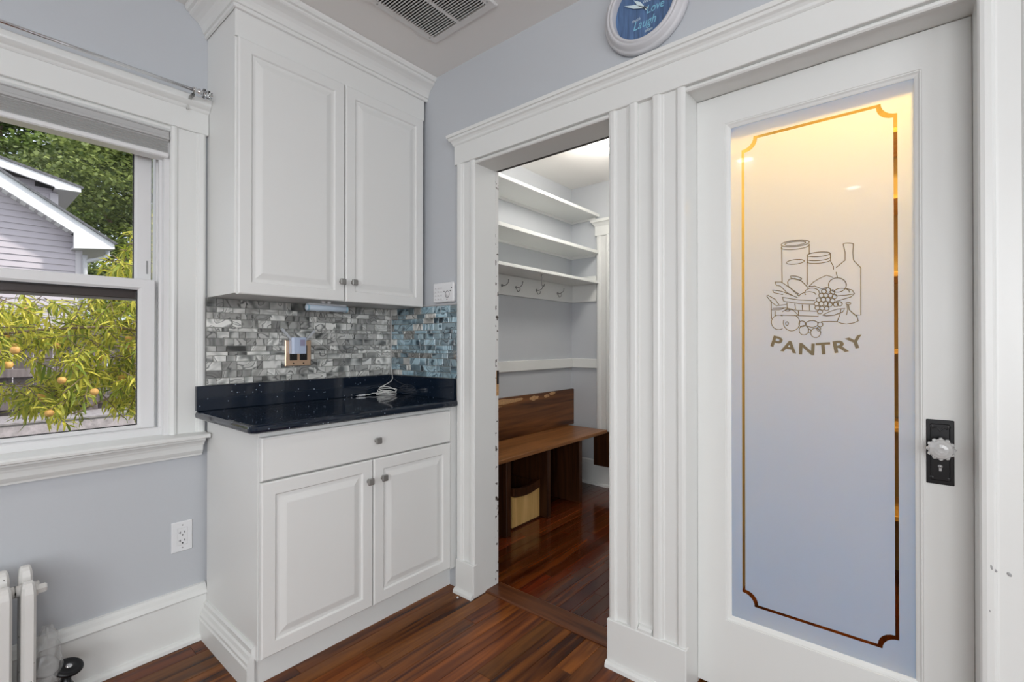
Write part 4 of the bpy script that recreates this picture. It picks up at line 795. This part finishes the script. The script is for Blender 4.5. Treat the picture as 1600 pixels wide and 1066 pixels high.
# bench
b0 = thing('bench', 'brown wooden mudroom bench with a back board and open cubbies', 'bench', (2.55, 2.0, 0))
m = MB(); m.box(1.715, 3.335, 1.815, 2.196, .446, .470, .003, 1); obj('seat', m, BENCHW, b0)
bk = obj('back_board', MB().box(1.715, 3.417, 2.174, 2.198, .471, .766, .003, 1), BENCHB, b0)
m = MB(); q = random.Random(2)
for cx_, cz_, rx, rz in ((2.50, .738, .20, .020), (2.36, .705, .12, .010), (2.86, .735, .055, .017), (3.10, .752, .045, .012), (3.02, .737, .035, .014)):
    P = []
    for k in range(16):
        a = 2 * pi * k / 16; s_ = q.uniform(.7, 1.15); z = min(cz_ + rz * s_ * sin(a) + .10 * (cx_ + rx * cos(a) - cx_) * .25, .7655); P.append((cx_ + rx * s_ * cos(a), 2.1728, z))
    m.sweep([P, [(x, 2.1745, z) for x, y, z in P]])
obj('bare_patches', m, RAWW, bk, label='bare wood patches where the stain has flaked off')
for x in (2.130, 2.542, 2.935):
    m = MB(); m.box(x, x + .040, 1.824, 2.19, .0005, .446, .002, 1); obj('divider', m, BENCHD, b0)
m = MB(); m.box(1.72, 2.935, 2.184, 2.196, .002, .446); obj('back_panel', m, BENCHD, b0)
m = MB(); m.box(3.375, 3.398, 1.78, 1.962, .165, .445, .002, 1)
tag(obj('wood_panel', m, BENCHD, None, (3.387, 1.87, .165)), 'short dark brown wooden panel fixed to the end wall beyond the bench', 'panel')
t = thing('storage_bin', 'wooden bin with a pale plywood front and dark curved lip in the bench cubby', 'bin', (2.375, 1.96, 0))
m = MB(); P = [(2.240, .012), (2.520, .012), (2.520, .205)]
P += [(2.380 + .140 * cos(pi * k / 10), .205 - .020 * sin(pi * k / 10)) for k in range(1, 10)] + [(2.240, .205)]
m.sweep([[(x, 1.872, z) for x, z in P], [(x, 1.888, z) for x, z in P]]); obj('front_panel', m, BINW, t, label='pale plywood front panel')
m = MB(); P = [(2.240 + .280 * k / 10, .206 - .020 * sin(pi * k / 10)) for k in range(11)] + [(2.520 - .280 * k / 10, .256 - .020 * sin(pi * k / 10)) for k in range(11)]
m.sweep([[(x, 1.866, z) for x, z in P], [(x, 1.890, z) for x, z in P]]); obj('lip', m, BENCHD, t, label='dark curved lip')
m = MB(); m.box(2.240, 2.252, 1.89, 2.16, .012, .24).box(2.508, 2.520, 1.89, 2.16, .012, .24).box(2.252, 2.508, 2.148, 2.16, .012, .24).box(2.240, 2.520, 1.872, 2.16, 0, .012); obj('sides', m, BENCHD, t)

# ------------------------------------------------------------ pantry
PW = woodmat('pantry_shelf_wood', (.50, .33, .15), (.70, .50, .27), .5, 0, 'y', 1, False)
for k, z in enumerate((.35, .75, 1.10, 1.45, 1.80, 2.10)):
    nm = ('lowest', 'second from the floor', 'third from the floor', 'fourth from the floor', 'fifth from the floor', 'topmost')[k]
    m = MB(); m.box(2.74, 3.098, -.798, .598, z, z + .022, .002, 1)
    tag(obj('pantry_shelf', m, PW, None, (2.9, -.1, z)), 'wooden pantry shelf behind the frosted door, ' + nm, 'shelf', 'pantry shelves')
t = thing('ceiling_light', 'warm bulb light on the pantry ceiling behind the frosted door', 'ceiling light', (2.02, -.06, ZC))
m = MB(); m.lathe([(.06, 0), (.06, .015), (.03, .03), (.018, .045)], (2.02, -.06, ZC), (0, 0, -1), 20); obj('holder', m, PLAST, t)
m = MB(); m.lathe([(.016, .04), (.028, .065), (.033, .09), (.026, .115), (0, .125)], (2.02, -.06, ZC), (0, 0, -1), 18); obj('bulb', m, emit('warm_bulb', (1, .70, .34), 25), t)
lamp('pantry_lamp', 'POINT', (-.06, 0, -.15), 86, (1, .665, .14), parent=t, shadow_soft_size=.05)

# ------------------------------------------------------------ outside
struct('ground', MB().box(-14, 24, 2.36, 34, -.5, -.42), mat('yard_soil_and_grass', (.10, .11, .05), .9, bump=.4, bscale=14, var=.4), 'yard ground outside the window', 'ground')
SID = mat('lavender_gray_siding', (.53, .485, .525), .5); WT = mat('white_fascia', (.82, .82, .84), .45); SHG = mat('roof_shingle_gray', (.12, .12, .13), .8, bump=.5, bscale=20, var=.3)
hs = thing('neighbor_house', 'neighboring house with lavender-gray siding and white gable trim beyond the fence', 'house', (-2, 13, -.42))
rk = lambda x, off=0: 3.54 - .663 * (x - .547) + off
def clipx(z, xl, rake_c): return min(1.44, (rake_c - z) / .663 + .547)
def siding(parent, xl, xr, z0, z1, y, rake=None, e=.1):
    z = z0
    while z < z1:
        zt = min(z + e, z1)
        def xe(zz): return min(xr, (3.54 + .02 - zz) / .663 + .547) if rake else xr
        a, b_ = xe(z), xe(zt)
        if a - xl > .2:
            m = MB(); m.sweep([[(xl, y - .018, z), (xl, y + .01, z), (xl, y + .01, zt), (xl, y - .002, zt)], [(a, y - .018, z), (a, y + .01, z), (b_, y + .01, zt), (b_, y - .002, zt)]])
            obj('siding_board', m, SID, parent)
        z += e
siding(hs, -4.6, 1.44, -.42, 6.9, 11.0, True, .1)
m = MB(); m.prism([(-4.6, 11.02), (1.50, 11.02), (1.50, 14), (-4.6, 14)], 'z', -.42, 2.75); obj('side_wall', m, SID, hs)
m = MB(); m.prism([(-4.6, 2.7), (1.50, 2.7), (-4.6, 6.80)], 'y', 11.02, 14); obj('gable_core', m, SID, hs)
m = MB(); m.box(1.43, 1.52, 10.975, 11.06, -.42, 2.75); obj('corner_board', m, mat('corner_board_gray', (.60, .57, .60), .5), hs)
xs = -4.6
P = [(xs, rk(xs, .24)), (1.895, 2.895), (1.900, 2.80), (1.37, 2.735), (1.37, rk(1.37)), (xs, rk(xs))]
m = MB(); m.prism(P, 'y', 10.66, 10.72); obj('rake_fascia', m, WT, hs, label='white rake board with boxed eave')
m = MB(); m.prism([(xs, rk(xs, .03)), (1.37, rk(1.37, .03)), (1.37, rk(1.37, .01)), (xs, rk(xs, .01))], 'y', 10.72, 11.0); obj('soffit', m, mat('soffit_gray', (.50, .48, .52), .6), hs)
m = MB(); m.prism([(1.37, 2.735), (1.90, 2.80), (1.90, 2.83), (1.37, 2.77)], 'y', 10.72, 14); obj('eave_soffit', m, mat('soffit_gray_eave', (.50, .48, .52), .6), hs)
m = MB(); m.prism([(xs, rk(xs, .235)), (1.90, rk(1.90, .235)), (1.94, rk(1.90, .25)), (xs, rk(xs, .285))], 'y', 10.62, 14); obj('roof', m, SHG, hs)
# teeth-like soffit vents along the rake
for k in range(26):
    x = 1.30 - k * .10
    m = MB(); z = rk(x, -.005); m.sweep([[(x - .045, 10.74, z + .03 + .03), (x + .02, 10.74, z - .013 + .03), (x + .02, 10.99, z - .013 + .03), (x - .045, 10.99, z + .06)], [(x - .045, 10.74, z + .045), (x + .02, 10.74, z + .0), (x + .02, 10.99, z), (x - .045, 10.99, z + .045)]]); obj('soffit_slat', m, WT, hs)
m = MB(); m.tube(smoothcurve([(1.84, 10.9, 2.80), (1.83, 10.9, 2.70), (1.70, 10.93, 2.62), (1.56, 10.95, 2.56), (1.55, 10.95, 2.45), (1.55, 10.95, -.40)], 4), .035, 8); obj('downspout', m, mat('downspout_gray', (.55, .55, .57), .4), hs)
# dormer
k = 12 / 11; Z = lambda z: 1.15 + (z - 1.15) * k
dx_ = lambda x: x * k
z = Z(3.0)
while z < Z(3.80):
    x1_ = min(1.24, (Z(3.83) - z) / .226 + .55) if z > Z(3.68) else 1.24
    m = MB(); m.prism([(12.0, z), (11.985, z), (11.998, z + .1), (12.01, z + .1)], 'x', -1.6, x1_); obj('siding_board', m, SID, hs); z += .1
m = MB(); m.box(-1.6, 1.30, 12.01, 13.9, 2.9, Z(3.70)); obj('dormer_wall', m, SID, hs)
m = MB(); m.box(1.215, 1.325, 11.975, 12.03, Z(3.0), Z(3.66)); obj('corner_board', m, mat('dormer_corner_gray', (.60, .57, .60), .5), hs)
x0_, x1_ = -1.7, dx_(1.464)
za = lambda x: Z(3.765) + (dx_(1.464) - x) * .25
P = [(x0_, za(x0_)), (x1_, za(x1_)), (x1_, Z(3.70)), (dx_(1.145), Z(3.686)), (dx_(1.14), Z(3.686) + .03), (x0_, Z(3.686) + .03 + (dx_(1.14) - x0_) * .25)]
m = MB(); m.prism(P, 'y', 11.68, 11.74); obj('dormer_fascia', m, WT, hs, label='white dormer roof edge')
m = MB(); m.prism([(x0_, za(x0_)), (x1_ + .03, za(x1_ + .03)), (x1_ + .03, za(x1_ + .03) + .04), (x0_, za(x0_) + .04)], 'y', 11.66, 13.9); obj('dormer_roof', m, SHG, hs)
m = MB(); m.prism([(dx_(1.145), Z(3.686)), (x1_, Z(3.70)), (x1_, Z(3.71)), (dx_(1.145), Z(3.70))], 'y', 11.74, 13.9); obj('dormer_soffit', m, mat('soffit_gray_dormer', (.50, .48, .52), .6), hs)

# fence and low wall -----------------------------------------
FW = woodmat('weathered_fence_wood', (.10, .082, .084), (.21, .178, .178), .75, 0, 'z', .5, True, .5)
fe = thing('wooden_fence', 'weathered gray wooden board fence behind the peach tree', 'fence', (1, 7.1, .4))
q = random.Random(6); x = -2.4
while x < 3.4:
    m = MB(); m.box(x, x + .142, 7.05 + q.uniform(-.006, .006), 7.072, .36, 1.30 + q.uniform(-.01, .01), .003, 1); obj('fence_board', m, FW, fe); x += .150
for zz in (.47, 1.14, 0.80): m = MB(); m.box(-2.4, 3.4, 7.0, 7.05, zz, zz + .085, .004, 1); obj('rail', m, FW, fe)
for xx in (-.9, 1.0, 2.9): m = MB(); m.box(xx, xx + .1, 6.96, 7.05, .3, 1.28, .005, 1); obj('post', m, FW, fe)
SW = mat('rough_gray_concrete', (.44, .395, .42), .9, bump=.8, bscale=18, var=.28)
sw = thing('low_wall', 'rough gray-violet concrete wall at the foot of the fence', 'wall', (1, 6.4, -.42))
m = MB(); m.box(-2.5, 3.6, 6.42, 7.2, -.42, .386); obj('wall_face', m, SW, sw)
m = MB(); m.box(-2.5, 3.6, 6.405, 7.25, .385, .41, .006, 2); obj('coping', m, mat('coping_concrete', (.31, .285, .295), .9, bump=.5, bscale=25, var=.2), sw)

# peach tree -------------------------------------------------
BARK = mat('peach_bark', (.22, .16, .11), .9, bump=.6, bscale=30, var=.3)
PL1, PL2 = (.19, .28, .03), (.90, .80, .13)
PLEAF = leafmat('peach_leaves', PL1, PL2); PLEAFO = leafmat_obj('peach_leaf', PL1, PL2)
pt = thing('peach_tree', 'yellow-green peach tree with drooping leaves and ripening fruit outside the window', 'tree', (1.9, 4.7, -.42))
q = random.Random(21)
trunk = smoothcurve([(1.9, 4.7, -.42), (1.85, 4.68, .2), (1.72, 4.62, .8), (1.6, 4.6, 1.5), (1.5, 4.6, 2.2)], 6)
m = MB(); m.tube(trunk, lambda f: .07 * (1 - .6 * f), 8); obj('trunk', m, BARK, pt)
sprays = []
def branch(P, n):
    C_ = smoothcurve(P, 6); m = MB(); m.tube(C_, lambda f: .011 * (1 - .75 * f) + .002, 6); obj('branch', m, BARK, pt); 
    for k in range(n):
        p = C_[int(len(C_) * (.15 + .85 * k / n)) % len(C_)]; sprays.append(p)
branch([(1.72, 4.62, .8), (1.3, 4.3, 1.1), (.8, 4.1, 1.25), (.2, 3.9, 1.2), (-.2, 3.8, 1.05)], 6)
branch([(1.68, 4.6, 1.0), (1.2, 4.4, 1.35), (.7, 4.3, 1.5), (.1, 4.2, 1.5)], 6)
branch([(1.75, 4.65, .7), (1.3, 4.3, .9), (.85, 4.05, .85), (.5, 3.9, .72)], 5)
branch([(1.6, 4.6, 1.5), (1.25, 4.4, 1.8), (1.0, 4.3, 2.05), (.9, 4.25, 2.2)], 4)
branch([(1.8, 4.65, .5), (1.3, 4.2, .8), (1.05, 4.0, .8), (.8, 3.85, .68)], 4)
def inside(x, y, z):
    # rough crown: full at head height, thinning to hanging tips below and bare sky above on the left
    lo_ = .70 + .18 * math.sin(x * 7.0) ** 2 + (.10 if x < .2 else 0)
    hi_ = 1.43 if x < .66 else 1.43 + (x - .66) * 2.3
    return lo_ < z < min(hi_ , 2.3)
while len(sprays) < 820:
    x, y, z = q.uniform(-.5, 1.5), q.uniform(3.75, 5.0), q.uniform(.6, 2.2)
    kx = x * 4.3 / y; kz = 1.15 + (z - 1.15) * 4.3 / y
    if not inside(kx, y, kz): continue
    if abs(kz - 1.0) < .11 and kx < .45 and q.random() < .88: continue
    sprays.append(Vector((x, y, z)))
def leafgeo(L, w):
    P = []; n = 5
    rows = []
    for i in range(n + 1):
        f = i / n; ww = w * sin(pi * min(1, f * .93 + .06)) ** .8 if i < n else 0
        dz = -.55 * L * f ** 2.2; rows.append(((L * f * .92, -ww, dz), (L * f * .92, 0, dz - ww * .35), (L * f * .92, ww, dz)))
    return rows
lm = []
for L, w in ((.062, .0060), (.078, .0068), (.096, .0076)):
    m = MB(); R = [[m.b.verts.new(p) for p in r] for r in leafgeo(L, w)]
    for A, B in zip(R, R[1:]):
        for k in (0, 1): m.b.faces.new((A[k], A[k + 1], B[k + 1], B[k]))
    me = bpy.data.meshes.new('leaf'); m.b.to_mesh(me); m.b.free(); me.materials.append(PLEAFO); lm.append(me)
verts, faces, single, stems = [], [], 0, MB()
order = sorted(range(len(sprays)), key=lambda i: sprays[i].y)
base = place(pt)
for rank, i in enumerate(order):
    c = sprays[i]; d = Vector((q.uniform(-1, 1), q.uniform(-1, .4), q.uniform(-.9, .1))).normalized()
    nl = q.randint(16, 24); Ls = q.uniform(.10, .20); tip = c + d * Ls
    stems.tube([c - d * .06, c, tip], .0028, 4)
    for k in range(nl):
        f = k / nl; p = c + d * Ls * f; az = k * 2.4 + q.uniform(-.4, .4)
        up_ = d.orthogonal().normalized(); M = Matrix.Rotation(az, 3, d); out = (M @ up_) * .8 + d * .5 + Vector((0, 0, .15)); out.normalize()
        yaw = math.atan2(out.y, out.x); pit = -math.asin(max(-1, min(1, out.z)))
        s_ = q.uniform(.75, 1.15); mi = q.randrange(3)
        E_ = Matrix.Translation(p) @ Matrix.Rotation(yaw, 4, 'Z') @ Matrix.Rotation(pit, 4, 'Y') @ Matrix.Rotation(q.uniform(-.7, .7), 4, 'X') @ Matrix.Scale(s_, 4)
        if single < 285 and rank % 4 == 0 and q.random() < .5:
            o = bpy.data.objects.new('leaf', lm[mi]); COL.objects.link(o); o.parent = pt; E2 = Matrix.Translation(-base) @ E_
            o.matrix_local = E2; single += 1
        else:
            me = lm[mi]; n0 = len(verts); verts += [tuple(E_ @ v.co - base) for v in me.vertices]; faces += [tuple(n0 + j for j in f_.vertices) for f_ in me.polygons]
me = bpy.data.meshes.new('foliage'); me.from_pydata(verts, [], faces); me.materials.append(PLEAF)
o = bpy.data.objects.new('foliage', me); COL.objects.link(o); o.parent = pt; o['kind'] = 'stuff'
o = obj('twigs', stems, BARK, pt, fix=False); o['kind'] = 'stuff'
PCH = mat('peach_skin', (.80, .42, .12), .55, var=.35, bscale=30)
pm = None
for k in range(70):
    c = q.choice([s_ for s_ in sprays if .85 < s_.z < 1.40]) + Vector((q.uniform(-.1, .1), -.20, q.uniform(-.12, 0)))
    if pm is None:
        m = MB(); m.lathe([(0, -.021), (.009, -.020), (.017, -.013), (.021, 0), (.018, .012), (.010, .018), (.004, .016), (0, .013)], (0, 0, 0), (0, 0, 1), 10); pm = bpy.data.meshes.new('peach'); m.b.to_mesh(pm); m.b.free(); pm.materials.append(PCH)
    o = bpy.data.objects.new('peach', pm); COL.objects.link(o); o.parent = pt; o.location = c - base

# background trees -------------------------------------------
def tree(name, label, base_, crowns, nleaf, size, c1, c2, seed):
    q = random.Random(seed); t = thing(name, label, 'tree', base_, 'trees beyond the neighboring house')
    b_ = Vector(base_); top = max(c[2] for c in crowns)
    m = MB(); m.tube([b_, b_ + Vector((.1, .1, 2)), Vector((b_.x + .2, b_.y, top))], lambda f: .28 * (1 - .75 * f), 8)
    for cx_, cy_, cz_, r in crowns: m.tube([Vector((b_.x + .1, b_.y, max(1, cz_ * .55))), Vector((cx_, cy_, cz_))], lambda f: .09 * (1 - .7 * f), 6)
    obj('trunk', m, BARK, t)
    V_, F_ = [], []; tot = sum(c[3] ** 2 for c in crowns)
    for cx_, cy_, cz_, r in crowns:
        clumps = []
        for _ in range(int(42 * r)):
            d = Vector((q.gauss(0, 1), q.gauss(0, 1), q.gauss(0, 1))).normalized() * r * q.uniform(.55, 1); clumps.append(Vector((cx_, cy_, cz_)) + Vector((d.x, d.y, d.z * .8)))
        n = int(nleaf * r * r / tot)
        for _ in range(n):
            c = clumps[q.randrange(len(clumps))]; p = c + Vector((q.gauss(0, .24), q.gauss(0, .24), q.gauss(0, .09)))
            s_ = size * q.uniform(.7, 1.3); M = Matrix.Rotation(q.uniform(0, 6.28), 3, 'Z') @ Matrix.Rotation(q.gauss(.5, .5), 3, 'X')
            n0 = len(V_); 
            for lx, ly in ((-.2, -.5), (.2, -.5), (.55, .1), (0, .6), (-.55, .1)): V_.append(tuple(p + M @ Vector((lx * s_, ly * s_, 0)) - b_))
            F_.append(tuple(range(n0, n0 + 5)))
    me = bpy.data.meshes.new('foliage'); me.from_pydata(V_, [], F_); me.materials.append(leafmat(name + '_leaves_%d' % seed, c1, c2))
    o = bpy.data.objects.new('foliage', me); COL.objects.link(o); o.parent = t; o['kind'] = 'stuff'
G1, G2 = (.075, .115, .035), (.40, .47, .15)  # greens paled to put distance haze into the leaf color
def far(L, k): return [(x * k, y * k, 1.15 + (z - 1.15) * k, rr * k) for x, y, z, rr in L]
tree('maple_tree', 'dense dark green maple filling the view right of the neighboring house', (4.0, 17.3, -.42), far([(2.3, 15, 4.6, 1.5), (3.6, 15.5, 5.2, 1.8), (3.0, 15, 6.6, 1.5), (2.6, 15, 3.0, 1.3), (3.9, 15, 3.0, 1.6), (4.9, 15.5, 4.4, 1.6), (4.6, 16, 6.8, 1.5), (3.3, 15.0, 1.6, 1.3)], 1.12), 60000, .085, G1, G2, 31)
tree('maple_tree', 'tall green maple rising behind the white dormer roof', (1.0, 24.5, -.42), far([(1.2, 18, 6.6, 1.7), (2.6, 18.5, 7.6, 1.7), (.0, 18.5, 7.3, 1.6), (-1.5, 18, 6.9, 1.6), (1.6, 18, 5.2, 1.6), (2.9, 18.6, 5.8, 1.5)], 1.33), 38000, .12, (.07, .12, .025), (.30, .40, .10), 32)
